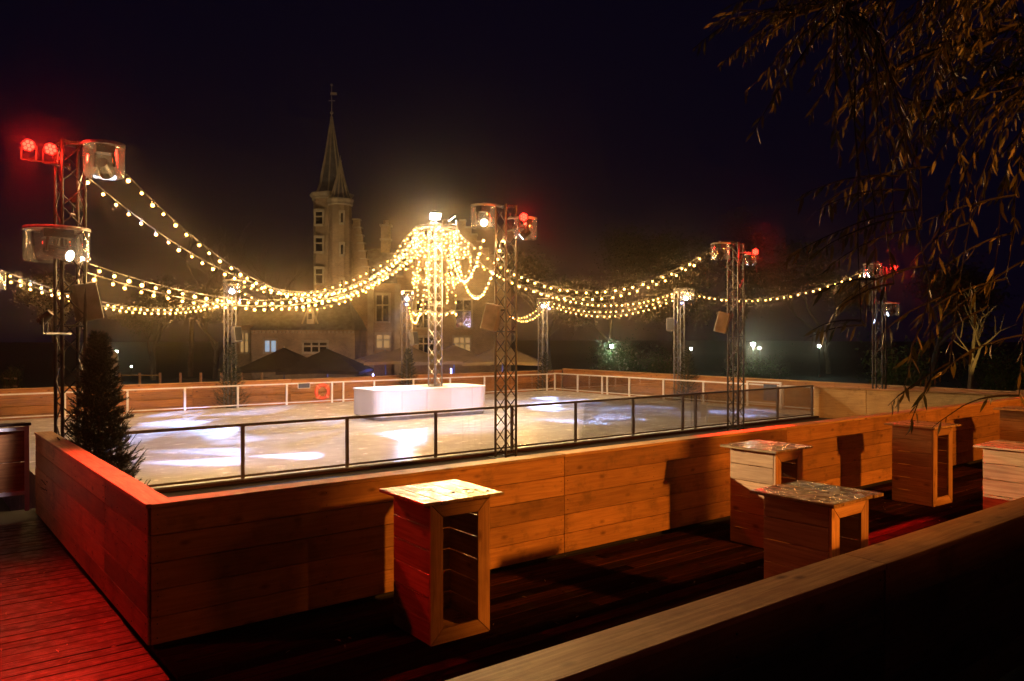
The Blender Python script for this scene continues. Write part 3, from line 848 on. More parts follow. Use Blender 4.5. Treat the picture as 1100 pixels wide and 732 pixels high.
def par_lamp(label, loc, target, watts, half, col=(1.0, 0.02, 0.01), lens='red_led', r=0.08, arm=None, face=None):
    loc = Vector(loc)
    t = thing('par_lamp', label, 'stage lamp', loc, 0, 'red lamps on the trusses')
    d = ((Vector(face) if face else Vector(target)) - loc).normalized()
    a = d.orthogonal().normalized(); b = d.cross(a)
    bm = bmesh.new(); tube(bm, -d * 0.16, -d * 0.02, r * 0.8, r, n=16); tube(bm, -d * 0.019, d * 0.02, r * 1.05, n=16); obj('can', bm, M['black_metal'], t)
    for k in range(7):
        o = Vector((0, 0, 0)) if k == 6 else (a * math.cos(k * math.pi / 3) + b * math.sin(k * math.pi / 3)) * r * 0.64
        bm = bmesh.new(); tube(bm, o + d * 0.021, o + d * 0.032, r * 0.26, n=8); obj('led', bm, M[lens], t)
    bm = bmesh.new()
    hx = Vector((-d.y, d.x, 0)).normalized()
    for s in (-1, 1):
        tube(bm, hx * s * r * 1.08 - d * 0.06, hx * s * r * 1.08 - d * 0.06 + Vector((0, 0, -0.2)), 0.012, n=5)
    tube(bm, hx * r * 1.08 - d * 0.06 + Vector((0, 0, -0.2)), -hx * r * 1.08 - d * 0.06 + Vector((0, 0, -0.2)), 0.012, n=5)
    obj('yoke', bm, M['black_metal'], t)
    if arm is not None:
        c = Vector((*arm[:2], 0)) - loc
        bm = bmesh.new(); tube(bm, (-d.x * .06, -d.y * .06, -0.2 - d.z * .06), (c.x, c.y, -0.2 - d.z * .06), 0.018, n=6); obj('arm', bm, M['dark_truss'], t)
    if watts:
        add_spot('red_beam', t, loc + d * 0.05, target, watts, col, half, 0.8, 0.08)
        if lens == 'red_led':
            gl_ = bpy.data.lights.new('red_spill', 'POINT'); gl_.energy = 50; gl_.color = col; gl_.shadow_soft_size = 0.08
            go_ = bpy.data.objects.new('red_spill', gl_); link(go_, t); go_.location = d * 0.14
    return t
truss('truss tower out of view beside the left deck', -3.4, 9.7, 4.4, 'dark_truss', base=-0.02)
par_lamp('red lamp out of view on the truss beside the left deck', (-3.05, 9.5, 3.9), (1.5, 8.2, 0.4), 280, 34, arm=(-3.4, 9.7))
par_lamp('left of the two red lamps on the left truss', (1.50, 12.46, 4.98), (0.7, 7.6, 0), 6500, 20, arm=A_, face=(0.0, 3.0, 2.0))
par_lamp('right of the two red lamps on the left truss', (1.74, 12.33, 4.94), (2.5, 6.6, 0.6), 1500, 17, arm=A_, face=(1.0, 3.0, 2.0))
par_lamp('red lamp on the right of the middle truss top', (9.62, 11.90, 4.70), (9.4, 4.3, 0), 26000, 11.5, arm=B_, face=(2, 2, 2.4))
par_lamp('red lamp on the right hand truss top', (17.35, 12.1, 4.56), (12.2, 4.0, 0.5), 1300, 18, arm=C_, face=(4, 1, 2.4))
par_lamp('red lamp behind the willow leaves on the right truss', (24.33, 12.03, 4.52), (19, 6, 0.5), 900, 20, arm=D_, face=(8, 0, 2.4))

par_lamp('lavender wash lamp on the rink side of the left truss', (2.2, 12.9, 4.3), (8.0, 20.0, 0), 1000, 42, (0.60, 0.50, 1.0), 'cool_lens', arm=A_)
par_lamp('lavender wash lamp on the rink side of the middle truss', (9.9, 12.95, 4.2), (12.5, 20.0, 0.4), 3000, 28, (0.48, 0.62, 1.0), 'cool_lens', arm=B_)

par_lamp('small added fill lamp low on the left truss lighting the entrance panel', (1.55, 11.75, 2.6), (-0.1, 12.72, 0.7), 800, 34, (0.9, 0.75, 0.8), 'black_metal', r=0.06, arm=A_)  # fill lamp added to brighten the entrance panel

def led(label, loc, r=0.05, lens='blue_led'):
    t = thing('status_lamp', label, 'stage lamp', loc)
    bm = bmesh.new(); lathe(bm, [(r * 0.7, 0.05), (r, 0.0), (r * 1.1, -0.04)], n=10, closed_top=True); obj('housing', bm, M['black_metal'], t)
    bm = bmesh.new(); bmesh.ops.create_icosphere(bm, subdivisions=2, radius=r * 0.9, matrix=Matrix.Translation((0, 0, -0.05))); obj('lens', bm, M[lens], t, smooth=True)
led('small blue lamp low on the truss cut by the left edge', (1.80, 20.05, 3.42))
led('small blue lamp on the far truss left of the castle', (9.62, 27.6, 3.75))
led('small blue lamp on the far truss behind the mast', (16.35, 27.7, 3.75))
led('small blue lamp on the back corner truss', (23.9, 27.7, 3.75))
led('small blue lamp on the far truss on the right side', (24.8, 20.7, 3.8))

def speaker(label, loc, rz, tilt, s=1.0):
    t = thing('loudspeaker', label, 'speaker', loc, rz, 'loudspeakers on the trusses')
    bm = bmesh.new()
    prism(bm, [(-0.15 * s, 0), (0.15 * s, 0), (0.10 * s, 0.26 * s), (-0.10 * s, 0.26 * s)], 'z', -0.24 * s, 0.24 * s)
    bmesh.ops.bevel(bm, geom=bm.edges[:], offset=0.012, segments=1, affect='EDGES')
    obj('cabinet', bm, M['speaker_grey'], t, (0, 0, 0), (tilt, 0, 0))
    bm = bmesh.new(); box(bm, (0, -0.008 * s, 0), (0.25 * s, 0.012, 0.43 * s)); obj('grille', bm, M['black_metal'], t, (0, 0, 0), (tilt, 0, 0))
    bm = bmesh.new(); tube(bm, (0, 0.2 * s, 0.1 * s), (0, 0.42 * s, 0.1 * s), 0.02, n=6); obj('bracket', bm, M['black_metal'], t)
    return t
speaker('loudspeaker low on the left truss tower', (2.34, 12.6, 2.92), R(100), R(-12), 1.1)
speaker('loudspeaker hung left of the middle truss', (9.42, 12.85, 2.82), R(-150), R(-14), 1.1)
speaker('pale loudspeaker hung left of the right hand truss', (16.90, 12.95, 2.80), R(-150), R(-14), 1.1)
speaker('loudspeaker on the far truss left of the castle', (9.65, 27.8, 2.5), R(20), R(-10), 1.1)
speaker('loudspeaker on the far truss behind the mast', (16.85, 27.8, 2.35), R(20), R(-10), 1.1)
speaker('loudspeaker on the far truss on the right side', (24.7, 21.2, 2.9), R(-60), R(-10), 1.1)

def flood(label, loc, to, watts=0, half=60, s=1.0, lens='flood_white', col=(1, 0.86, 0.62)):
    loc = Vector(loc)
    t = thing('flood_lamp', label, 'flood lamp', loc)
    d = (Vector(to) - loc).normalized()
    rot = d.to_track_quat('-Y', 'Z').to_euler()
    bm = bmesh.new(); box(bm, (0, 0.05 * s, 0), (0.32 * s, 0.08 * s, 0.26 * s)); bmesh.ops.bevel(bm, geom=bm.edges[:], offset=0.01, segments=1, affect='EDGES'); obj('housing', bm, M['black_metal'], t, (0, 0, 0), rot)
    bm = bmesh.new(); box(bm, (0, 0.0, 0), (0.28 * s, 0.012, 0.22 * s)); obj('lens', bm, M[lens], t, (0, 0, 0), rot)
    bm = bmesh.new()
    tube(bm, (0.18 * s, 0, 0), (0.18 * s, 0, -0.2 * s), 0.012, n=5); tube(bm, (-0.18 * s, 0, 0), (-0.18 * s, 0, -0.2 * s), 0.012, n=5); tube(bm, (-0.18 * s, 0, -0.2 * s), (0.18 * s, 0, -0.2 * s), 0.012, n=5)
    obj('yoke', bm, M['black_metal'], t)
    if watts:
        add_spot('flood_beam', t, loc + d * 0.08, to, watts, col, half, 0.7, 0.1)
    return t
flood('bright floodlight on top of the mast facing the front', (13.18, 20.60, 6.08), (11.5, 17, 0), 800, 60, 1.15)
flood('smaller tilted floodlight on top of the mast at its right', (13.62, 20.35, 6.02), (18, 18.5, 0), 1500, 60, 0.9)

# ------------------------------------------------------------------ fairy light strings
bm = bmesh.new()
bmesh.ops.create_icosphere(bm, subdivisions=1, radius=0.027, matrix=Matrix.Translation((0, 0, -0.065)))
for f in bm.faces: f.material_index = 0
for f in bm.faces: f.smooth = True
tube(bm, (0, 0, -0.042), (0, 0, 0.012), 0.017, 0.012, n=6, mi=1)
BULB = mesh_from(bm, 'bulb', [M['bulb'], M['socket']])

BULB_LIGHT = bpy.data.lights.new('bulb_light', 'POINT')
BULB_LIGHT.energy = 15.5; BULB_LIGHT.color = (1.0, 0.58, 0.21); BULB_LIGHT.shadow_soft_size = 0.04
STRAND_LIGHT = bpy.data.lights.new('strand_light', 'POINT')
STRAND_LIGHT.energy = 8.0; STRAND_LIGHT.color = (1.0, 0.58, 0.21); STRAND_LIGHT.shadow_soft_size = 0.04
def light_string(label, a, b, sag, spacing=0.31, scale=1.0, name='light_string', pts=None, group='fairy light strings'):
    a, b = Vector(a), Vector(b)
    s = thing(name, label, 'string lights', a, 0, group)
    if pts is None:
        K = 36
        pts = []
        for k in range(K + 1):
            t = k / K
            p = a.lerp(b, t); p.z -= 4 * sag * t * (1 - t)
            pts.append(p - a)
    else:
        pts = [Vector(p) - a for p in pts]
    bm = bmesh.new(); path_tube(bm, pts, 0.007, n=4); obj('cable', bm, M['cable'], s)
    acc = rnd.uniform(0.05, spacing * 0.8)
    nb = 0
    for p, q in zip(pts, pts[1:]):
        L = (q - p).length
        while acc <= L:
            o = obj('bulb', BULB, None, s, p.lerp(q, acc / L), (rnd.uniform(-.25, .25), rnd.uniform(-.25, .25), rnd.uniform(0, 6)))
            o.scale = (scale * rnd.uniform(0.85, 1.15),) * 3
            if nb % 2 == 0:
                lo = bpy.data.objects.new('bulb_light', BULB_LIGHT if name == 'light_string' else STRAND_LIGHT)
                link(lo, s); lo.location = o.location + Vector((0, 0, -0.08))
            nb += 1
            acc += spacing * rnd.uniform(0.86, 1.14)
        acc -= L
    return s
mt = [(12.71, 20.79), (12.81, 20.84), (12.87, 20.79), (13.03, 20.66), (13.61, 20.21), (13.52, 20.28), (13.7, 20.14), (13.66, 20.17)]
light_string('upper fairy light string from the left truss top to the mast', (2.59, 11.95, 4.66), (12.71, 20.79, 5.68), 1.91)
light_string('second fairy light string from the left truss top to the mast', (2.13, 12.56, 4.74), (12.71, 20.79, 5.57), 1.77)
light_string('third fairy light string, from the left truss middle to the mast', (2.23, 12.48, 3.43), (12.75, 20.75, 5.34), 1.07)
light_string('lowest fairy light string from the left truss middle to the mast', (2.17, 12.53, 3.32), (12.82, 20.70, 5.12), 1.04)
light_string('upper fairy light string from the left edge to the far left truss', (1.76, 20.22, 3.91), (9.48, 27.89, 3.83), 0.64)
light_string('lowest fairy light string from the left edge to the far left truss', (1.76, 20.22, 3.79), (9.53, 27.85, 3.70), 0.62)
light_string('lower fairy light string from the far left truss to the mast', (9.48, 27.89, 4.22), (12.87, 20.79, 5.24), 1.35, 0.29)
light_string('upper fairy light string from the far left truss to the mast', (9.41, 27.95, 4.42), (12.81, 20.84, 5.53), 1.02, 0.29)
light_string('fairy light string looping from the far middle truss up to the mast', (16.52, 27.96, 4.28), (13.03, 20.66, 5.44), 1.85, 0.29)
light_string('deep fairy light loop between the middle truss and the mast', (9.56, 12.46, 4.40), (13.61, 20.21, 5.44), 1.48)
light_string('shallow fairy light loop between the middle truss and the mast', (9.24, 12.70, 4.38), (13.52, 20.28, 5.24), 0.96)
light_string('upper fairy light string from the mast to the right hand truss', (16.41, 12.92, 4.54), (13.70, 20.14, 5.58), 1.33, 0.28)
light_string('lower fairy light string from the mast to the right hand truss', (16.30, 13.01, 4.37), (13.66, 20.17, 5.24), 1.28, 0.28)
light_string('fairy light string from the mast to the far right truss', (24.99, 21.07, 4.27), (13.66, 20.17, 5.01), 1.01)
light_string('upper fairy light string between the back corner truss and the far right truss', (23.74, 27.77, 4.11), (24.93, 21.11, 4.12), 0.60, 0.29)
light_string('lower fairy light string between the back corner truss and the far right truss', (23.80, 27.72, 3.94), (24.93, 21.11, 3.97), 0.63, 0.29)
light_string('fairy light string passing behind the right hand truss to the willow truss', (23.79, 12.61, 4.44), (25.14, 20.95, 4.27), 0.60)
light_string('short fairy light tail hanging back from the corner truss, inner one', (23.74, 27.77, 4.11), (24.54, 31.59, 3.52), 0.40, 0.29)
light_string('short fairy light tail hanging back from the corner truss, outer one', (23.87, 27.66, 4.02), (25.30, 32.26, 3.45), 0.48, 0.29)
# curtain of strands hanging from the hoop of the mast
for i in range(16):
    a = 2 * math.pi * i / 16 + rnd.uniform(-0.12, 0.12)
    r0 = 0.60
    top = Vector((MX + r0 * math.cos(a), MY + r0 * math.sin(a), 5.74))
    drop = rnd.choice([2.5, 2.3, 1.9, 2.6, 1.4, 2.1])
    pts = []
    for k in range(13):
        t = k / 12
        rr = r0 + 0.10 * math.sin(t * 5 + i) + (0.22 if i % 4 == 1 else 0.02) * t
        aa = a + 0.25 * math.sin(t * 3 + i * 2)
        pts.append((MX + rr * math.cos(aa), MY + rr * math.sin(aa), top.z - drop * t))
    light_string('strand of fairy lights hanging in the curtain round the mast', pts[0], pts[-1], 0, 0.22, 0.78, 'light_strand', pts, 'hanging strands round the mast')
for i in range(9):
    a = 2 * math.pi * i / 9 + 0.2
    pts = []
    for k in range(19):
        t = k / 18
        rr = 0.55 + 0.75 * math.sin(math.pi * t) ** 0.8 * (0.75 + 0.25 * math.sin(i * 2.3)) + 0.15 * t
        aa = a + 0.35 * math.sin(t * 4 + i)
        pts.append((MX + rr * math.cos(aa), MY + rr * math.sin(aa), 5.78 - (1.3 + 0.4 * math.sin(i * 1.7)) * t - 0.25 * math.sin(math.pi * t)))
    light_string('looping strand of fairy lights fanning out round the mast head', pts[0], pts[-1], 0, 0.22, 0.75, 'light_strand', pts, 'fanning strands round the mast head')
for i, (z, r0, am) in enumerate(((5.62, 0.62, 0.10), (5.30, 0.66, 0.14), (4.30, 0.7, 0.22), (3.22, 0.66, 0.10))):
    pts = []
    for k in range(41):
        a = 2 * math.pi * k / 40
        pts.append((MX + r0 * math.cos(a), MY + r0 * math.sin(a), z - am * abs(math.sin(a * 2.5 + i))))
    light_string(['topmost ring of fairy lights round the mast head', 'second ring of fairy lights under the mast head', 'wavy ring of fairy lights halfway down the curtain', 'lowest ring of fairy lights at the curtain hem'][i], pts[0], pts[-1], 0, 0.22, 0.85, 'light_ring', pts, 'rings of lights round the mast')

# ------------------------------------------------------------------ spruces
def spruce_mesh(h, r, seed, n_br=230, needles=30):
    rn = random.Random(seed)
    bm = bmesh.new()
    for w in range(n_br):
        f = (w / (n_br - 1)) ** 1.25
        z = h * (0.05 + 0.93 * f)
        L = r * ((1 - f) ** 0.8) * rn.uniform(0.7, 1.15) + 0.07
        a = w * 2.39996 + rn.uniform(-0.3, 0.3)
        d = Vector((math.cos(a), math.sin(a), 0))
        up = rn.uniform(0.25, 0.75)
        pts = []
        for j in range(5):
            t = j / 4
            pts.append(d * L * t + Vector((0, 0, z - 0.16 * L * math.sin(t * 2.4) + up * L * t * t)))
        for p, q in zip(pts, pts[1:]):
            tube(bm, p, q, 0.006, 0.004, n=3, cap=False)
        twigs = [(pts, 1.0)]
        side = d.cross(Vector((0, 0, 1)))
        for j in (1, 2, 3):
            for s_ in (-1, 1):
                tl = L * 0.5 * (1.1 - j * 0.18) * rn.uniform(0.7, 1.2)
                p0 = pts[j]
                e = p0 + (d * 0.7 + side * s_ * rn.uniform(0.5, 0.9) + Vector((0, 0, rn.uniform(0.1, 0.8)))) * tl
                twigs.append(([p0, p0.lerp(e, 0.5), e], 0.65))
        for tp, share in twigs:
            nn = int(needles * share)
            for q in range(nn):
                t = (q + rn.random()) / nn * (len(tp) - 1)
                i0 = min(int(t), len(tp) - 2)
                p = tp[i0].lerp(tp[i0 + 1], t - i0)
                dd = (tp[i0 + 1] - tp[i0]).normalized()
                o = dd.orthogonal().normalized()
                o.rotate(Matrix.Rotation(rn.uniform(0, 6.283), 3, dd))
                tip = p + (dd * 0.8 + o * 0.7) * rn.uniform(0.035, 0.065)
                wv = dd.cross(o) * 0.005
                bm.faces.new((bm.verts.new(p - wv), bm.verts.new(p + wv), bm.verts.new(tip)))
    return mesh_from(bm, 'crown', M['needle'])
def spruce(label, loc, h, r, mesh, rz=0.0):
    t = thing('spruce_tree', label, 'spruce', loc, rz, 'small spruces beside the trusses')
    bm = bmesh.new(); tube(bm, (0, 0, 0), (0, 0, h * 0.97), 0.045, 0.006, n=7); obj('trunk', bm, M['bark'], t)
    obj('crown', mesh, None, t)
    bm = bmesh.new(); lathe(bm, [(0.14, 0), (0.19, 0.26), (0.17, 0.26), (0.15, 0.2), (0, 0.2)], n=14, closed_bottom=True); obj('pot', bm, M['black_metal'], t)
    return t
sp_big = spruce_mesh(2.5, 0.52, 3, 330, 34)
sp_small = spruce_mesh(2.4, 0.62, 5, 130, 14)
spruce('large dark spruce in front of the left truss above the red wall', (2.16, 11.45, -0.02), 2.5, 0.52, sp_big, 0.4)
spruce('small spruce at the foot of the far truss left of the castle', (9.35, 27.65, -0.25), 2.4, 0.6, sp_small, 1.0)
spruce('small spruce at the foot of the far truss behind the mast', (16.45, 27.7, -0.45), 2.4, 0.6, sp_small, 2.0)
spruce('small spruce at the foot of the back corner truss', (23.6, 27.6, -0.7), 2.4, 0.6, sp_small, 3.0)
spruce('small spruce at the foot of the far truss on the right side', (25.05, 20.6, -0.4), 2.4, 0.6, sp_small, 4.0)
tag(obj('planting_strip', (lambda b: (box(b, (12.2, 27.85, -0.85), (28, 1.9, 0.68)), box(b, (24.65, 20.5, -0.85), (1.9, 12.4, 0.68)), b)[2])(bmesh.new()), M['dark_base']), kind='structure')

# ------------------------------------------------------------------ castle
CD = 62.0
K = CD / 855.0
def cx_(px): return (px - 550) * K
def cz_(py): return EYE + (362 - py) * K
cas = thing('castle', 'old brick castle with pointed corner tower and stepped gables beyond the rink', 'building', CF(0, CD, GZ), -YAW)
def cpart(name, bm, mat, parent=None, smooth=False):
    return obj(name, bm, mat, parent or cas, (0, 0, 0) if parent else (0, 0, -GZ), smooth=smooth)

def cross_window(parent, x0, x1, z0, z1, y, lit=None, muls=1, trans=1, arch=False):
    """window set in a wall whose face is at depth y (facing -Y)"""
    w = thing_part('window', parent)
    s = 0.14
    def b(name, xa, xb, za, zb, ya, yb, m):
        bm = bmesh.new(); box(bm, ((xa + xb) / 2, (ya + yb) / 2, (za + zb) / 2), (xb - xa, yb - ya, zb - za)); return obj(name, bm, M[m], w)
    b('pane', x0, x1, z0, z1, y - 0.03, y - 0.01, lit or 'dark_glass')
    b('sill', x0 - 0.12, x1 + 0.12, z0 - 0.16, z0, y - 0.22, y, 'stone')
    b('frame', x0 - s, x0, z0, z1, y - 0.10, y, 'stone'); b('frame', x1, x1 + s, z0, z1, y - 0.10, y, 'stone')
    b('lintel', x0 - s, x1 + s, z1, z1 + 0.2, y - 0.12, y, 'stone')
    for i in range(muls):
        xm = x0 + (x1 - x0) * (i + 1) / (muls + 1)
        b('mullion', xm - 0.05, xm + 0.05, z0, z1, y - 0.10, y - 0.031, 'stone')
    if trans:
        zm = z0 + (z1 - z0) * 0.62
        b('transom', x0, x1, zm - 0.05, zm + 0.05, y - 0.095, y - 0.032, 'stone')
    return w
def thing_part(name, parent):
    o = bpy.data.objects.new(name, None); o.empty_display_size = 0.1
    link(o, parent); o.location = (0, 0, -GZ) if parent is cas else (0, 0, 0)
    return o

def round_tower(xc, yc, rad, z0, ze, zt, name, n=8, over=0.28, finial=2.4, sr=1.0):
    bm = bmesh.new(); lathe(bm, [(rad, z0), (rad, ze - 0.5)], n=n, c=(xc, yc, 0)); cpart(name + '_wall', bm, M['brick'])
    bm = bmesh.new(); lathe(bm, [(rad + 0.02, ze - 0.5), (rad + 0.12, ze - 0.42), (rad + 0.10, ze - 0.3), (rad + over, ze - 0.1), (rad + over, ze)], n=n, c=(xc, yc, 0), closed_bottom=True); cpart('cornice', bm, M['stone'])
    bm = bmesh.new(); lathe(bm, [(sr * 1.16, ze + 0.003), (sr * 0.92, ze + (zt - ze) * 0.10), (sr * 0.42, ze + (zt - ze) * 0.55), (0.03, zt)], n=n, c=(xc, yc, 0), closed_bottom=True); sp = cpart('spire', bm, M['roof_slate'])
    bm = bmesh.new()
    for i in range(n):
        a = 2 * math.pi * i / n
        prof = [(sr * 1.16, ze + 0.01), (sr * 0.92, ze + (zt - ze) * 0.10), (sr * 0.42, ze + (zt - ze) * 0.55), (0.03, zt)]
        pp = [(xc + r_ * math.cos(a), yc + r_ * math.sin(a), z_) for r_, z_ in prof]
        for p, q in zip(pp, pp[1:]): tube(bm, p, q, 0.075, n=4, cap=False)
    obj('ridge_lead', bm, M['stone'], sp)
    bm = bmesh.new(); tube(bm, (xc, yc, zt - 0.1), (xc, yc, zt + finial), 0.04, 0.02, n=5)
    bmesh.ops.create_icosphere(bm, subdivisions=2, radius=0.13, matrix=Matrix.Translation((xc, yc, zt + finial * 0.12)))
    if finial > 1.5:
        bmesh.ops.create_icosphere(bm, subdivisions=2, radius=0.10, matrix=Matrix.Translation((xc, yc, zt + finial)))
        box(bm, (xc + 0.15, yc, zt + finial * 0.72), (0.5, 0.03, 0.22)); box(bm, (xc, yc, zt + finial * 0.5), (0.5, 0.04, 0.05))
    obj('finial', bm, M['stone'], sp)
round_tower(cx_(353.5), 1.0, 1.46, GZ, cz_(207), cz_(122), 'tower', 8, 0.30, 2.5, 1.10)
round_tower(cx_(368.5), -0.9, 0.86, GZ, cz_(217), cz_(177), 'turret', 12, 0.17, 0.5, 0.74)
for (a, b_, c, d) in ((341, 348, 242, 229), (341, 348, 271, 257), (341, 348, 305, 290)):
    cross_window(cas, cx_(a), cx_(b_), cz_(c), cz_(d), -0.44, None, 0, 1)
for (c, d) in ((243, 233), (276, 266), (315, 303)):
    cross_window(cas, cx_(371.5), cx_(374), cz_(c), cz_(d), -1.74, None, 0, 0)

# left wing (between turret and gable) with roof, crow steps and chimney
def crow_gable(xa, xb, z_e, z_p, yf, yb, steps, name):
    xm = (xa + xb) / 2
    pts = [(xa, GZ), (xb, GZ), (xb, z_e)]
    half = (xb - xa) / 2
    for i in range(steps):
        z = z_e + (z_p - z_e) * (i + 1) / steps
        pts += [(xb - half * i / steps * 0.9, z), (xb - half * (i + 1) / steps * 0.9, z)]
    for i in reversed(range(steps)):
        z = z_e + (z_p - z_e) * (i + 1) / steps
        pts += [(xa + half * (i + 1) / steps * 0.9, z), (xa + half * i / steps * 0.9, z)]
    pts += [(xa, z_e)]
    bm = bmesh.new(); prism(bm, pts, 'y', yf, yb); g = cpart(name, bm, M['brick'])
    for i in range(steps):
        z = z_e + (z_p - z_e) * (i + 1) / steps
        for s in (-1, 1):
            x0 = xm + s * (half - half * i / steps * 0.9); x1 = xm + s * (half - half * (i + 1) / steps * 0.9)
            bm = bmesh.new(); box(bm, ((x0 + x1) / 2, (yf + yb) / 2, z + 0.06), (abs(x1 - x0) + 0.10, (yb - yf) + 0.14, 0.115)); obj('coping', bm, M['stone'], g)
    return g
crow_gable(cx_(427), cx_(549), cz_(306), cz_(238), -0.2, 0.5, 9, 'gable_wall')
bm = bmesh.new(); box(bm, ((cx_(378) + cx_(427)) / 2, 3.5, (GZ + cz_(304)) / 2), (cx_(427) - cx_(378), 5.6, cz_(304) - GZ)); cpart('wing_wall', bm, M['brick'])
bm = bmesh.new(); prism(bm, [(0.5, cz_(304) + 0.01), (6.6, cz_(304) + 0.01), (3.5, cz_(262))], 'x', cx_(383), cx_(436)); cpart('wing_roof', bm, M['roof_slate'])
bm = bmesh.new(); prism(bm, [(cx_(429), cz_(306)), (cx_(547), cz_(306)), (cx_(488), cz_(246))], 'y', 0.52, 12.0); cpart('main_roof', bm, M['roof_slate'])
bm = bmesh.new(); box(bm, ((cx_(428) + cx_(548)) / 2, 6.0, (GZ + cz_(307)) / 2), (cx_(548) - cx_(428), 10.9, cz_(307) - GZ)); cpart('main_wall', bm, M['brick'])
for i in range(7):      # crow steps of the wing's own gable beside the turret
    bm = bmesh.new(); box(bm, (cx_(381.5 + i * 1.7), 0.75, cz_(240 + i * 8.5)), (0.5, 0.6, 0.62)); g = cpart('gable_step', bm, M['brick'])
    bm = bmesh.new(); box(bm, (cx_(381.5 + i * 1.7), 0.75, cz_(240 + i * 8.5) + 0.36), (0.62, 0.72, 0.09)); obj('coping', bm, M['stone'], g)
bm = bmesh.new(); prism(bm, [(cx_(374), GZ), (cx_(396), GZ), (cx_(394), cz_(295)), (cx_(381), cz_(240)), (cx_(374), cz_(240))], 'y', 0.55, 0.95); cpart('wing_gable', bm, M['brick'])
bm = bmesh.new(); box(bm, (cx_(407), 3.5, (cz_(285) + cz_(236)) / 2), (0.72, 0.72, cz_(236) - cz_(285))); ch = cpart('chimney', bm, M['brick'])
for zz, w in ((cz_(252), 0.9), (cz_(236), 0.95)):
    bm = bmesh.new(); box(bm, (cx_(407), 3.5, zz), (w, w, 0.16)); obj('band', bm, M['stone'], ch)
bm = bmesh.new(); tube(bm, (cx_(407), 3.5, cz_(235)), (cx_(407), 3.5, cz_(230)), 0.26, 0.22, n=10); obj('chimney_pot', bm, M['brick'], ch)
cross_window(cas, cx_(403), cx_(416), cz_(345), cz_(317), 0.69, None, 1, 1)
cross_window(cas, cx_(403), cx_(417), cz_(374), cz_(360), 0.69, 'lit_window', 1, 1)
cross_window(cas, cx_(490), cx_(506), cz_(352), cz_(323), -0.21, None, 1, 1)
cross_window(cas, cx_(448), cx_(462), cz_(352), cz_(323), -0.21, None, 1, 1)
cross_window(cas, cx_(488), cx_(505), cz_(380), cz_(363), -0.21, 'lit_window', 2, 1)
cross_window(cas, cx_(450), cx_(466), cz_(380), cz_(363), -0.21, None, 2, 1)
cross_window(cas, cx_(481), cx_(494), cz_(298), cz_(276), -0.21, None, 1, 1)
for x in (397, 427.5):
    bm = bmesh.new(); box(bm, (cx_(x), -0.05 if x > 420 else 0.60, (GZ + cz_(306)) / 2), (0.45, 0.5, cz_(306) - GZ)); cpart('pilaster', bm, M['stone'])

# low annexe with hipped slate roof
AY = -4.0
bm = bmesh.new(); box(bm, ((cx_(288) + cx_(392)) / 2, AY + 2.6, (GZ + cz_(355)) / 2), (cx_(392) - cx_(288), 5.2, cz_(355) - GZ)); an = cpart('annexe_wall', bm, M['brick'])
bm = bmesh.new()
e = [(cx_(287), AY - 0.2, cz_(355)), (cx_(393), AY - 0.2, cz_(355)), (cx_(393), AY + 5.4, cz_(355)), (cx_(287), AY + 5.4, cz_(355))]
rg = [(cx_(306), AY + 2.6, cz_(322)), (cx_(378), AY + 2.6, cz_(322))]
v_ = [bm.verts.new(p) for p in e + rg]
for f in ((0, 1, 5, 4), (1, 2, 5), (2, 3, 4, 5), (3, 0, 4), (3, 2, 1, 0)): bm.faces.new([v_[i] for i in f])
ar = cpart('annexe_roof', bm, M['roof_slate'])
for i in range(26):
    bm = bmesh.new(); box(bm, (cx_(289.5 + i * 4.05), AY - 0.08, cz_(357.2)), (0.13, 0.18, 0.2)); obj('corbel', bm, M['stone'], an)
dm = thing_part('dormer', ar)
bm = bmesh.new(); prism(bm, [(cx_(344), cz_(349)), (cx_(351), cz_(349)), (cx_(351), cz_(338)), (cx_(347.5), cz_(331)), (cx_(344), cz_(338))], 'y', AY - 0.1, AY + 2.0); obj('dormer_front', bm, M['stone'], dm)
bm = bmesh.new(); box(bm, (cx_(347.5), AY - 0.115, cz_(341.5)), (0.26, 0.02, 0.42)); obj('dormer_pane', bm, M['dark_glass'], dm)
bm = bmesh.new()
for s in (-1, 1):
    tube(bm, (cx_(347.5), AY - 0.14, cz_(329)), (cx_(347.5 + s * 8), AY - 0.14, cz_(349)), 0.07, n=4)
obj('dormer_coping', bm, M['stone'], dm)
cross_window(cas, cx_(302), cx_(313), cz_(377), cz_(366), AY - 0.01, 'cool_window', 1, 0)
cross_window(cas, cx_(341), cx_(364), cz_(377), cz_(368), AY - 0.01, None, 2, 1)
bm = bmesh.new(); box(bm, ((cx_(262) + cx_(287)) / 2, AY + 4.0, (GZ + cz_(350)) / 2), (cx_(287) - cx_(262), 4.0, cz_(350) - GZ)); cpart('side_wall', bm, M['brick'])
bm = bmesh.new(); prism(bm, [(AY + 1.8, cz_(350) + .01), (AY + 6.2, cz_(350) + .01), (AY + 4.0, cz_(322))], 'x', cx_(261), cx_(290)); cpart('side_roof', bm, M['roof_slate'])
cross_window(cas, cx_(268), cx_(276), cz_(378), cz_(358), AY + 1.99, 'lit_window', 1, 1)

# uplighters at the foot of the castle
def uplight(label, right, ahead, z, to, watts, half, col=(1.0, 0.66, 0.30)):
    p = CF(right, ahead, z)
    flood(label, p, CF(*to), watts, half, 0.8, 'warm_lens', col)
uplight('small uplighter at the foot of the castle tower', cx_(352), CD - 14, GZ + 0.3, (cx_(357), CD, 12.5), 3400, 26)
uplight('small uplighter in front of the stepped gable', cx_(480), CD - 11, GZ + 0.3, (cx_(478), CD, 5), 1300, 42, (1.0, 0.52, 0.14))
uplight('small uplighter before the low annexe', cx_(335), CD - 13, GZ + 0.3, (cx_(338), CD, 2.6), 700, 38, (1.0, 0.66, 0.36))

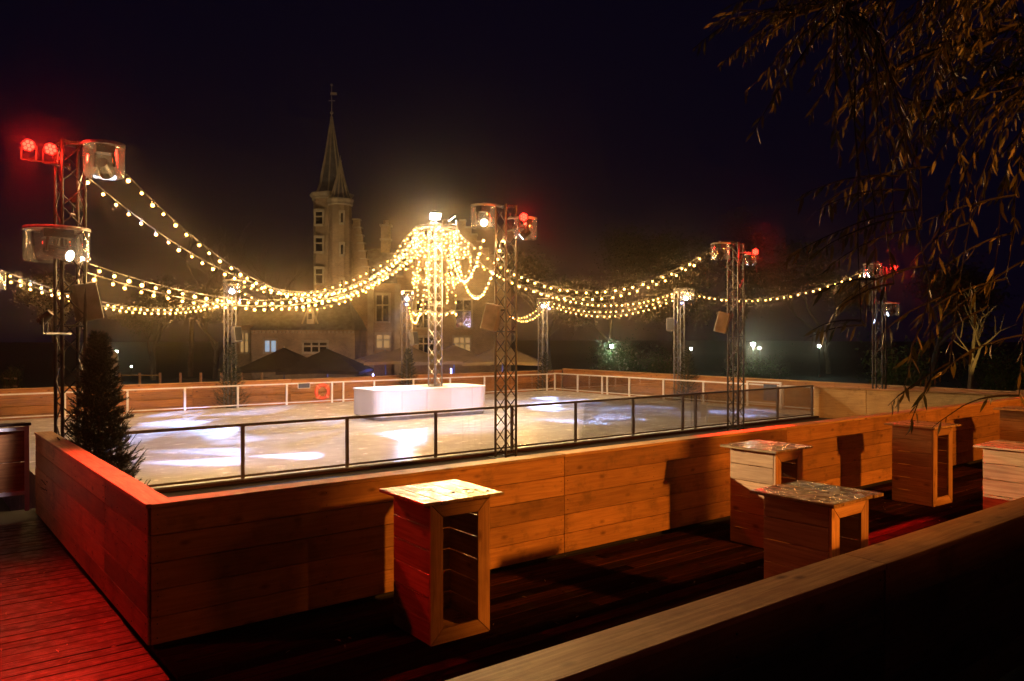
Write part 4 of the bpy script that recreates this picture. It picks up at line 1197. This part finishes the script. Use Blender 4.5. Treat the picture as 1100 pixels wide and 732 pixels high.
# ------------------------------------------------------------------ parasols and terrace
def parasol(label, right, ahead, w, zp, ze, mat, group='big terrace parasols in front of the castle'):
    p = CF(right, ahead, GZ)
    t = thing('parasol', label, 'parasol', p, -YAW, group)
    bm = bmesh.new()
    q = w / 2
    n = 8
    ap = bm.verts.new((0, 0, zp - GZ))
    ring, low = [], []
    for i in range(4):
        a0 = [(-q, -q), (q, -q), (q, q), (-q, q)][i]; a1 = [(-q, -q), (q, -q), (q, q), (-q, q)][(i + 1) % 4]
        for k in (0, 0.5):
            x = a0[0] + (a1[0] - a0[0]) * k; y = a0[1] + (a1[1] - a0[1]) * k
            s = 0.08 if k == 0.5 else 0.0
            ring.append(bm.verts.new((x, y, ze - GZ + s))); low.append(bm.verts.new((x * 1.0, y * 1.0, ze - GZ - 0.16 + s)))
    for i in range(8):
        bm.faces.new((ap, ring[i], ring[(i + 1) % 8])); bm.faces.new((ring[i], low[i], low[(i + 1) % 8], ring[(i + 1) % 8]))
    obj('canopy', bm, M[mat], t)
    bm = bmesh.new(); tube(bm, (0, 0, 0), (0, 0, zp - GZ + 0.08), 0.05, n=8); obj('pole', bm, M['alu'], t)
    bm = bmesh.new()
    for i in range(8):
        a = ring_pt = [(-q, -q), (0, -q), (q, -q), (q, 0), (q, q), (0, q), (-q, q), (-q, 0)][i]
        tube(bm, (0, 0, zp - GZ - 0.1), (a[0] * .98, a[1] * .98, ze - GZ + 0.02), 0.015, n=4)
    obj('rib', bm, M['iron'], t)
    bm = bmesh.new(); box(bm, (0, 0, 0.06), (0.9, 0.9, 0.12)); obj('foot', bm, M['concrete'], t)
    return t
q_ = 46 / 855.0
def px_(x): return (x - 550) * q_
parasol('beige parasol in front of the castle left of the mast', px_(437), 46, 4.2, 1.92, 0.98, 'canvas')
parasol('beige parasol in front of the castle right of the mast', px_(487), 46.5, 4.4, 1.92, 0.95, 'canvas')
parasol('beige parasol seen behind the middle truss', px_(540), 46, 4.4, 1.95, 0.95, 'canvas')
parasol('flat pale parasol beside the dark ones before the castle', px_(405), 49, 3.6, 1.55, 0.95, 'canvas')
parasol('dark closed in parasol before the low annexe', px_(360), 44.0, 4.4, 1.75, 0.55, 'dark_canvas', None)
parasol('dark parasol farthest left before the low annexe', px_(313), 44.5, 4.2, 1.80, 0.60, 'dark_canvas', None)
for i, x in enumerate((404, 418, 466, 492, 512, 530, 556, 330, 372)):
    t = thing('terrace_table', ['left of the two blue lit terrace tables beside the dark parasol', 'right of the two blue lit terrace tables beside the dark parasol', 'blue lit terrace table left of the mast foot', 'blue lit terrace table right of the mast foot', 'blue lit terrace table left of the middle truss', 'blue lit terrace table just behind the middle truss', 'blue lit terrace table farthest right under the parasols', 'terrace table under the left dark parasol', 'terrace table under the right dark parasol'][i], 'table', CF(px_(x), 43.2 + (i % 3) * 1.3, GZ), rnd.uniform(0, 1), 'terrace tables')
    bm = bmesh.new(); lathe(bm, [(0.55, 0.92), (0.55, 0.955), (0, 0.955)], n=14, closed_bottom=True); obj('table_top', bm, M['crate'], t)
    bm = bmesh.new(); tube(bm, (0, 0, 0.02), (0, 0, 0.92), 0.035, n=6); lathe(bm, [(0.28, 0.0), (0.28, 0.03), (0, 0.05)], n=12); obj('leg', bm, M['iron'], t)
    for k in range(3):
        a = k * 2.1 + i
        c = bmesh.new(); box(c, (0, 0, 0.62), (0.36, 0.36, 0.05)); box(c, (0, 0.18, 0.95), (0.36, 0.03, 0.5))
        for sx in (-1, 1):
            for sy in (-1, 1): tube(c, (sx * .15, sy * .15, 0), (sx * .15, sy * .15, 0.6), 0.015, n=4)
        ch_ = thing('terrace_chair', 'small chair at a blue lit terrace table' if i < 7 else 'small chair at a table under the dark parasols', 'chair', t.location + Vector((0.85 * math.cos(a), 0.85 * math.sin(a), 0)), a - math.pi / 2, 'chairs round the terrace tables' if i < 7 else 'chairs under the dark parasols')
        obj('frame', c, M['speaker_grey'], ch_)
def tube_lamp(label, right, ahead, z, L, watts):
    t = thing('tube_lamp', label, 'lamp', CF(right, ahead, z))
    bm = bmesh.new(); tube(bm, (0, 0, 0.04), (0, 0, L), 0.035, n=8); obj('tube', bm, M['blue_led'], t)
    bm = bmesh.new(); tube(bm, (0, 0, 0), (0, 0, 0.04), 0.06, n=8); tube(bm, (0, 0, L), (0, 0, L + 0.04), 0.05, n=8); obj('cap', bm, M['black_metal'], t)
    ld = bpy.data.lights.new('tube_light', 'POINT'); ld.energy = watts; ld.color = (0.12, 0.16, 1.0); ld.shadow_soft_size = 0.1
    o = bpy.data.objects.new('tube_light', ld); link(o, t); o.location = CF(0, -0.25, L * 0.5)
tube_lamp('upright blue lamp tube under the parasol right of the mast', px_(486), 45, -0.3, 0.9, 130)
tube_lamp('upright blue lamp tube under the parasol behind the middle truss', px_(533), 45.4, -0.3, 0.7, 130)
tube_lamp('upright blue lamp tube on the terrace left of the mast', px_(404), 45, -0.4, 0.7, 130)

# ------------------------------------------------------------------ street lamps and park furniture
def street_lamp(label, right, ahead, z, watts, r=0.14, col=(0.78, 1.0, 0.9)):
    p = CF(right, ahead, GZ)
    h = z - GZ
    t = thing('street_lamp', label, 'street lamp', p, 0, 'park lamps')
    bm = bmesh.new(); tube(bm, (0, 0, 0), (0, 0, h - r), 0.06, 0.035, n=8); tube(bm, (0, 0, 0), (0, 0, 0.5), 0.10, 0.07, n=8); obj('post', bm, M['iron'], t)
    bm = bmesh.new(); bmesh.ops.create_icosphere(bm, subdivisions=2, radius=r, matrix=Matrix.Translation((0, 0, h))); obj('globe', bm, M['street_globe'], t, smooth=True)
    bm = bmesh.new(); lathe(bm, [(r * 1.15, h + r * 0.75), (r * 0.5, h + r * 1.3), (0, h + r * 1.5)], n=12); obj('hood', bm, M['iron'], t)
    if watts:
        ld = bpy.data.lights.new('lamp_light', 'POINT'); ld.energy = watts; ld.color = col; ld.shadow_soft_size = r
        o = bpy.data.objects.new('lamp_light', ld); link(o, t); o.location = (0, 0, h - r * 1.3)
    return t
def far(px, ahead): return (px - 550) / 855.0 * ahead
def fz(py, ahead): return EYE + (362 - py) / 855.0 * ahead
street_lamp('park lamp at the left behind the pale pillar', far(125, 60), 60, fz(378, 60), 70, 0.12)
street_lamp('park lamp lighting the green bush at the right', far(657, 58), 58, fz(372, 58), 320, 0.14)
street_lamp('small park lamp between the bush and the right hand truss', far(742, 75), 75, fz(375, 75), 50, 0.14)
street_lamp('brightest park lamp just right of the right hand truss', far(809, 64), 64, fz(370, 64), 400, 0.18)
street_lamp('park lamp right beside the brightest one', far(816, 68), 68, fz(374, 68), 40, 0.12)
street_lamp('park lamp behind the lower willow twigs', far(880, 70), 70, fz(372, 70), 60, 0.13)
street_lamp('faint park lamp low between the left pillar and the castle', far(141, 64), 64, fz(394, 64), 0, 0.07)

pr = thing('pillar', 'pale round topped pillar behind the far railing at the left', 'pillar', CF(far(122, 40), 40, GZ))
bm = bmesh.new(); lathe(bm, [(0.20, 0), (0.20, 2.7), (0.17, 2.85), (0.0, 2.95)], n=14); obj('shaft', bm, M['concrete'], pr, smooth=True)
bm = bmesh.new(); box(bm, (0, 0, 0.05), (0.6, 0.6, 0.1)); obj('foot', bm, M['concrete'], pr)
fc = thing('post_fence', 'low wooden post and rail fence behind the far railing at the left', 'fence', CF(far(128, 41), 41, GZ), -YAW)
for i in range(8):
    bm = bmesh.new(); tube(bm, (i * 1.05, 0, 0), (i * 1.05, 0, 1.75), 0.07, n=7); obj('post', bm, M['cap_wood'], fc)
    if i in (0, 1):
        board(fc, 'rail', 1.05, 0.06, 0.05, (i * 1.05 + 0.52, 0, 1.62), (0, 0, 0), M['cap_wood'])
    else:
        bm = bmesh.new(); path_tube(bm, [(i * 1.05 + t * 1.05, 0, 1.5 - 0.12 * 4 * t * (1 - t)) for t in (0, .25, .5, .75, 1)] if i < 7 else [(i * 1.05, 0, 1.5), (i * 1.05 + .3, 0, 1.5)], 0.015, n=4); obj('rope', bm, M['cable'], fc)
for i, (x, lab) in enumerate(((173, 'left pale crate behind the far railing near the post fence'), (185, 'right pale crate behind the far railing near the post fence'), (210, 'pale crate standing nearest the far left truss'), (38, 'pale crate behind the far railing at the left edge'))):
    c = thing('crate', lab, 'crate', CF(far(x, 40), 40, GZ + 0.55), -YAW, 'pale crates')
    for k in range(3):
        board(c, 'slat', 0.5, 0.10, 0.02, (0, -0.2, 0.05 + k * 0.12), (R(90), 0, 0), M['crate'], 0.002)
    bm = bmesh.new(); box(bm, (0, 0, 0.18), (0.48, 0.36, 0.29)); obj('body', bm, M['crate'], c)
    tb = thing('crate_stand', ['low bench under the left pale crate', 'low bench under the right pale crate', 'low bench under the crate nearest the far left truss', 'low bench under the crate at the left edge'][i], 'bench', CF(far(x, 40), 40, GZ), -YAW)
    board(tb, 'seat', 0.55, 0.42, 0.05, (0, 0, 0.52), (0, 0, 0), M['far_wood'])
    for sx in (-1, 1): board(tb, 'leg', 0.06, 0.38, 0.49, (sx * 0.24, 0, 0.247), (0, 0, 0), M['far_wood'])
rk = thing('slatted_rack', 'small dark slatted rack with a plant at the left edge', 'rack', CF(far(11, 40), 40, GZ), -YAW)
for z in (0.3, 0.7, 1.1, 1.5):
    board(rk, 'slat', 0.7, 0.09, 0.03, (0, 0, z), (R(90), 0, 0), M['stone'], 0.002)
for s in (-1, 1):
    bm = bmesh.new(); box(bm, (s * 0.36, 0.03, 0.9), (0.06, 0.05, 1.8)); obj('upright', bm, M['iron'], rk)

# ------------------------------------------------------------------ trees
def grow(bm, p, d, L, r, depth, rn, tips, bend=0.25, kids=3, spread=0.75, shrink=0.68, up=0.12):
    pts = [p.copy()]
    q = p.copy(); dd = d.copy()
    seg = 4
    for i in range(seg):
        dd = (dd + Vector((rn.uniform(-1, 1), rn.uniform(-1, 1), rn.uniform(-0.6, 1))) * bend * 0.4 + Vector((0, 0, up * 0.3))).normalized()
        q = q + dd * L / seg
        pts.append(q.copy())
    rad = [r * (1 - 0.45 * i / seg) for i in range(seg + 1)]
    path_tube(bm, pts, rad, n=6 if r > 0.05 else 4)
    if depth == 0:
        tips.append((pts[-1], dd)); tips.append((pts[-2], dd))
        return
    for k in range(kids):
        f = pts[-1] if k == 0 else pts[rn.randint(2, seg)]
        a = dd.orthogonal().normalized()
        a.rotate(Matrix.Rotation(rn.uniform(0, 6.283), 3, dd))
        nd = (dd + a * spread * rn.uniform(0.6, 1.3) + Vector((0, 0, up))).normalized()
        grow(bm, f, nd, L * shrink * rn.uniform(0.8, 1.15), r * 0.55, depth - 1, rn, tips, bend, kids, spread, shrink, up)

def leaf(bm, p, d, n, L, W):
    a = d.cross(n).normalized() * W
    v0 = bm.verts.new(p); v1 = bm.verts.new(p + d * L * 0.4 + a); v2 = bm.verts.new(p + d * L - n * L * 0.15); v3 = bm.verts.new(p + d * L * 0.4 - a)
    bm.faces.new((v0, v1, v2)); bm.faces.new((v0, v2, v3))

def park_tree(label, right, ahead, h, seed, leafy=True, mat='park_leaf', trunk_r=0.28, base=GZ, group='park trees behind the rink', lsize=0.30, per=34, depth=4, name='park_tree', cloud=1.0):
    rn = random.Random(seed)
    t = thing(name, label, 'tree', CF(right, ahead, base), rn.uniform(0, 6), group)
    bm = bmesh.new(); tips = []
    grow(bm, Vector((0, 0, 0)), Vector((0, 0, 1)), h * 0.36, trunk_r, depth, rn, tips, 0.3, 3, 0.8, 0.70)
    obj('trunk', bm, M['bark'], t)
    if leafy:
        bm = bmesh.new()
        for p, d in tips:
            for k in range(per):
                o = Vector((rn.gauss(0, 1), rn.gauss(0, 1), rn.gauss(0, 0.8))) * h * 0.055 * cloud
                dd = Vector((rn.uniform(-1, 1), rn.uniform(-1, 1), rn.uniform(-1, 0.4))).normalized()
                leaf(bm, p + o, dd, dd.orthogonal().normalized(), lsize * rn.uniform(0.6, 1.2), lsize * 0.3)
        obj('crown', bm, M[mat], t)
    return t
park_tree('bare tall tree left of the castle tower', far(262, 78), 78, 17, 11, False, group='bare trees left of the castle')
park_tree('bare tree farther left behind the upper light strings', far(205, 72), 72, 15, 12, False, group='bare trees left of the castle')
park_tree('bare spreading tree right behind the castle tower', far(300, 84), 84, 17, 15, False, group='bare trees left of the castle')
park_tree('leafy tree left of the castle above the far railing', far(165, 66), 66, 8, 13, True)
park_tree('leafy tree between the far left truss and the annexe', far(232, 68), 68, 8.5, 14, True)
park_tree('leafy tree right of the castle behind the middle truss', far(590, 72), 72, 13, 21, True)
park_tree('broad leafy tree beyond the right light strings', far(660, 78), 78, 15, 22, True)
park_tree('leafy tree beyond the far right truss', far(725, 74), 74, 14, 23, True)
park_tree('leafy tree beyond the right hand truss', far(800, 84), 84, 15, 24, True)
park_tree('leafy tree right of the park lamps behind the willow', far(890, 78), 78, 14, 25, True)
park_tree('dark leafy tree at the left edge of the park', far(60, 70), 70, 10, 26, True)
park_tree('dark leafy tree at the right edge behind the willow', far(1000, 60), 60, 11, 27, True)
# evergreen bush lit by a lamp
def bush(label, right, ahead, r, h, n, seed, base=GZ, mat='bush_leaf', ls=0.16):
    rn = random.Random(seed)
    t = thing('bush', label, 'bush', CF(right, ahead, base), 0)
    bm = bmesh.new(); lf = bmesh.new()
    for i in range(26):
        a = rn.uniform(0, 6.283); e = rn.uniform(0.3, 1.0)
        tip = Vector((math.cos(a) * r * rn.uniform(.3, 1), math.sin(a) * r * rn.uniform(.3, 1), h * e))
        tube(bm, (0, 0, 0), tip, 0.03, 0.008, n=4, cap=False)
        for k in range(n // 26):
            o = Vector((rn.gauss(0, 1), rn.gauss(0, 1), rn.gauss(0, 1))) * r * 0.26
            dd = Vector((rn.uniform(-1, 1), rn.uniform(-1, 1), rn.uniform(-1, 1))).normalized()
            p = tip * rn.uniform(0.5, 1) + o
            if p.z < 0.05: p.z = 0.05 + rn.random() * 0.3
            leaf(lf, p, dd, dd.orthogonal().normalized(), ls * rn.uniform(.6, 1.2), ls * 0.3)
    obj('stems', bm, M['bark'], t); obj('foliage', lf, M[mat], t)
    return t
bush('round green bush lit by the park lamp at the right', far(664, 57), 57.5, 1.6, 3.4, 2600, 31)
bush('dark bush right of the lit green bush', far(705, 60), 60, 1.9, 2.6, 2000, 32)
bush('low green bush under the brightest park lamp', far(808, 62), 61.5, 2.4, 1.3, 2200, 33)
bush('small green shrub on the rack at the left edge', far(11, 40), 40.2, 0.5, 2.3, 700, 34, ls=0.13)
bush('dark evergreen bush beside the truss behind the willow', far(965, 36), 36, 1.4, 3.4, 2200, 35, ls=0.16)
bush('dark evergreen bush at the right edge above the last table', far(1082, 37), 37, 2.0, 2.9, 2400, 36, ls=0.16)
# slender bare tree lit from below
park_tree('slender bare tree lit yellow from below at the right', far(1041, 34), 34, 7.2, 41, False, trunk_r=0.16, group=None, depth=3, name='bare_tree')
flood('small ground lamp lighting the slender bare tree', CF(far(1036, 31.8), 31.8, GZ + 0.3), CF(far(1041, 34), 34, 3.2), 800, 26, 0.7, 'warm_lens', (1.0, 0.62, 0.12))

# ------------------------------------------------------------------ willow hanging in from the right
def willow():
    rn = random.Random(77)
    t = thing('willow_tree', 'autumn willow hanging its long leaves into the right of the view', 'tree', CF(6.6, 5.6, 0), 0)
    o0 = t.location.copy()
    wood_bm = bmesh.new(); lf = bmesh.new()
    path_tube(wood_bm, [Vector((0, 0, 0)), CF(0.1, 0.05, 1.5), CF(-0.05, 0.1, 3.0), CF(-0.2, 0.1, 4.6)], [0.30, 0.25, 0.21, 0.15], n=10)
    limbs = []
    for (r1, a1, z1, r2, a2, z2) in ((4.3, 5.7, 5.6, 1.85, 5.5, 4.6), (4.2, 5.0, 5.7, 1.95, 4.8, 4.35), (4.7, 6.3, 5.9, 2.2, 6.4, 4.95), (4.5, 6.0, 5.3, 2.7, 5.8, 4.3), (5.2, 5.2, 4.9, 3.5, 5.0, 4.0), (5.0, 6.2, 5.0, 3.3, 6.4, 4.2)):
        p0 = CF(6.4, 5.7, 3.4 + 0.25 * len(limbs)) - o0
        p1 = CF(r1, a1, z1) - o0; p2 = CF(r2, a2, z2) - o0
        pts = []
        for k in range(9):
            s = k / 8
            pts.append(p0 * (1 - s) ** 2 + p1 * 2 * s * (1 - s) + p2 * s * s)
        path_tube(wood_bm, pts, [0.055 * (1 - 0.88 * k / 8) + 0.004 for k in range(9)], n=6)
        limbs.append(pts)
    def leaves(pts, L, dense, size=1.0):
        n = len(pts) - 1
        m = int(L * 24 * dense)
        for k in range(m):
            s = (0.12 + 0.88 * (k + rn.random()) / m) * n
            i0 = min(int(s), n - 1)
            pp = pts[i0].lerp(pts[i0 + 1], s - i0)
            td = (pts[i0 + 1] - pts[i0]).normalized()
            o = td.orthogonal().normalized(); o.rotate(Matrix.Rotation(rn.uniform(0, 6.283), 3, td))
            ld = (td * 0.55 + o * 0.6 + Vector((0, 0, -0.75))).normalized()
            Lf = rn.uniform(0.04, 0.13) * size
            nn = ld.orthogonal().normalized(); nn.rotate(Matrix.Rotation(rn.uniform(0, 6.283), 3, ld))
            w = ld.cross(nn) * Lf * 0.085
            c = nn * Lf * rn.uniform(-0.10, 0.10)
            a = [pp, pp + ld * Lf * 0.33 + c, pp + ld * Lf * 0.7 + c, pp + ld * Lf]
            v = [lf.verts.new(a[0]), lf.verts.new(a[1] + w), lf.verts.new(a[1] - w), lf.verts.new(a[2] + w * 0.8), lf.verts.new(a[2] - w * 0.8), lf.verts.new(a[3])]
            lf.faces.new((v[0], v[1], v[2])); lf.faces.new((v[1], v[3], v[4], v[2])); lf.faces.new((v[3], v[5], v[4]))
    def twig(p, d, L, dense=1.0, droop=0.5, size=1.0):
        pts = [p.copy()]
        q = p.copy(); dd = d.normalized()
        n = 10
        for k in range(n):
            dd = (dd + Vector((rn.uniform(-.16, .16), rn.uniform(-.16, .16), -droop * 0.17))).normalized()
            q = q + dd * L / n
            pts.append(q.copy())
        path_tube(wood_bm, pts, [0.0065 * (1 - 0.75 * k / n) for k in range(n + 1)], n=4)
        leaves(pts, L, dense, size)
    left = CF(-1, 0, 0) ; ahead = CF(0, 1, 0)
    for li, pts in enumerate(limbs):
        for k in range(60):
            s = rn.uniform(0.30, 1.0) * 8
            i0 = min(int(s), 7)
            p = pts[i0].lerp(pts[i0 + 1], s - i0)
            d = left * rn.uniform(0.0, 0.85) + ahead * rn.uniform(-0.6, 0.6) + Vector((0, 0, rn.uniform(-0.6, 0.4)))
            twig(p, d, rn.uniform(0.4, 1.0), rn.uniform(1.2, 2.2), rn.uniform(0.25, 0.7))
    for k in range(60):             # unseen dense shoots by the trunk, added to shade the deck wall
        a = rn.uniform(0, 6.283)
        p = Vector((0.2 * math.cos(a) + 0.55, 0.2 * math.sin(a), rn.uniform(2.3, 3.7)))
        twig(p, Vector((math.cos(a) * 0.9 + 0.6, math.sin(a) * 0.7, 0.3)), rn.uniform(0.6, 1.25), 1.8, rn.uniform(0.6, 1.1))
    # the well lit sprays in front of the light strings and the long sparse ones lower down
    for (px, py, dep, dx, dz, L, dn) in ((985, 225, 4.6, -1, -0.05, 0.78, 1.9), (975, 205, 4.7, -1, 0.1, 0.66, 1.8), (960, 235, 4.5, -1, -0.15, 0.5, 1.6), (1000, 285, 4.8, -1, -0.1, 0.72, 1.0), (960, 305, 4.6, -1, -0.05, 0.40, 1.2),
                                         (930, 350, 4.8, -1, 0.1, 0.34, 1.2), (1090, 210, 5.0, -1, -0.1, 0.8, 0.8), (1100, 280, 5.2, -0.8, -0.4, 0.8, 0.8), (1010, 320, 4.9, -0.7, -0.2, 0.55, 0.8), (1060, 330, 5.0, -0.8, -0.3, 0.6, 0.9),
                                         (1100, 360, 5.4, -1, -0.1, 0.8, 0.9), (1020, 390, 4.6, -0.6, -0.35, 0.42, 1.1), (1000, 408, 4.4, -0.3, -0.6, 0.26, 1.6), (1095, 425, 4.5, -1, 0.05, 0.55, 0.5), (990, 350, 4.7, -0.4, -0.6, 0.40, 0.9), (1040, 240, 5.0, -0.9, -0.2, 0.5, 0.9), (965, 190, 4.8, -1, 0.15, 0.6, 2.0), (990, 245, 4.7, -1, -0.1, 0.6, 1.8), (1000, 180, 5.1, -1, 0.0, 0.8, 1.6), (940, 300, 4.5, -1, 0.1, 0.32, 1.6), (925, 345, 4.6, -1, 0.15, 0.30, 1.8), (1080, 300, 5.1, -1, -0.1, 0.7, 1.2), (1090, 250, 5.3, -1, -0.2, 0.7, 1.2)):
        p = CF(far(px, dep), dep, fz(py, dep)) - o0
        twig(p, left * -dx + Vector((0, 0, dz)), L, dn, 0.35, 1.05)
        # carry every spray back to a limb
        e = min((q for pts in limbs for q in pts), key=lambda q: (q - p).length + max(0, p.z - q.z) * 3)
        c = Vector((p.x * 0.7 + e.x * 0.3, p.y * 0.7 + e.y * 0.3, max(e.z, p.z) + 0.1))
        wp = [e * (1 - t) ** 2 + c * 2 * t * (1 - t) + p * t * t for t in [k / 8 for k in range(9)]]
        for k in range(1, 8): wp[k] = wp[k] + Vector((rn.uniform(-.03, .03), rn.uniform(-.03, .03), rn.uniform(-.03, .03)))
        path_tube(wood_bm, wp, [0.005 - 0.0002 * k for k in range(9)], n=4)
        leaves(wp, (e - p).length, 0.8)
    obj('trunk', wood_bm, M['dark_bark'], t)
    obj('crown', lf, M['willow_leaf'], t)
willow()

# ------------------------------------------------------------------ the lamp and the added hedge, out of view on the right
AMB = emit('amber_lamp_glass', (1.0, 0.5, 0.12), 20.0)
def tall_lamp(label, LX, LY, LZ, watts, col, to, cone, blend, soft):
    lp = thing('street_lamp', label, 'street lamp', (LX, LY, GZ))
    LH = LZ - GZ
    bm = bmesh.new(); tube(bm, (0.9, -1.0, 0), (0.9, -1.0, LH + 0.1), 0.10, 0.06, n=10); obj('post', bm, M['iron'], lp)
    bm = bmesh.new(); tube(bm, (0.9, -1.0, LH + 0.05), (0.0, 0.0, LH + 0.22), 0.045, 0.04, n=8); obj('arm', bm, M['iron'], lp)
    bm = bmesh.new(); lathe(bm, [(0.26, LH + 0.10), (0.20, LH + 0.22), (0, LH + 0.28)], n=14); obj('hood', bm, M['iron'], lp)
    bm = bmesh.new(); lathe(bm, [(0, LH - 0.02), (0.16, LH + 0.03), (0.22, LH + 0.09)], n=14); obj('lens', bm, AMB, lp, smooth=True)
    ld = bpy.data.lights.new('amber_light', 'SPOT'); ld.energy = watts; ld.color = col; ld.shadow_soft_size = soft; ld.spot_size = R(cone); ld.spot_blend = blend
    o = bpy.data.objects.new('amber_light', ld); link(o, lp); o.location = (-0.1, 0.1, LH - 0.30); o.rotation_euler = aim_rot((LX, LY, LZ), to)
tall_lamp('tall amber street lamp out of view at the far right', 24.0, -17.0, 9.8, 1800, (1.0, 0.16, 0.012), (8.0, 4.0, 1.0), 80, 0.3, 1.6)
tall_lamp('tall amber street lamp out of view behind the viewpoint', 10.0, -16.0, 9.2, 22000, (1.0, 0.30, 0.03), (11.9, 6.0, 0.9), 41, 0.14, 0.45)

hd = thing('shading_hedge', 'tall clipped hedge out of view on the right, added to shade the foreground wall', 'hedge', (3.6, -0.9, -0.07))  # unseen blocker, added to keep the wall's outer face dark
bm = bmesh.new(); box(bm, (6.0, 0, 1.24), (12, 0.5, 2.48)); obj('inner_mass', bm, M['dark_base'], hd)
bm = bmesh.new(); rn = random.Random(5)
for i in range(5000):
    f = rn.random()
    if f < 0.42: p = Vector((rn.uniform(0, 12), -0.27, rn.uniform(0.05, 2.50)))
    elif f < 0.84: p = Vector((rn.uniform(0, 12), 0.27, rn.uniform(0.05, 2.50)))
    else: p = Vector((rn.uniform(0, 12), rn.uniform(-.27, .27), 2.48))
    d = Vector((rn.uniform(-1, 1), rn.uniform(-1, 1), rn.uniform(-.5, 1))).normalized()
    leaf(bm, p, d, d.orthogonal().normalized(), 0.09, 0.03)
obj('foliage', bm, M['bush_leaf'], hd)

# ------------------------------------------------------------------ the misty night air
hz = bmesh.new(); box(hz, (25, 40, 10.55), (240, 200, 25.5))
hm = bpy.data.materials.new('night_mist'); hm.use_nodes = True
nt = hm.node_tree; nt.nodes.remove(nt.nodes['Principled BSDF'])
pv = N(nt, 'ShaderNodeVolumePrincipled')
pv.inputs['Color'].default_value = (1.0, 0.80, 0.55, 1); pv.inputs['Density'].default_value = 0.0018; pv.inputs['Anisotropy'].default_value = 0.968
nt.links.new(pv.outputs[0], nt.nodes['Material Output'].inputs['Volume'])
tag(obj('haze', hz, hm), kind='stuff')
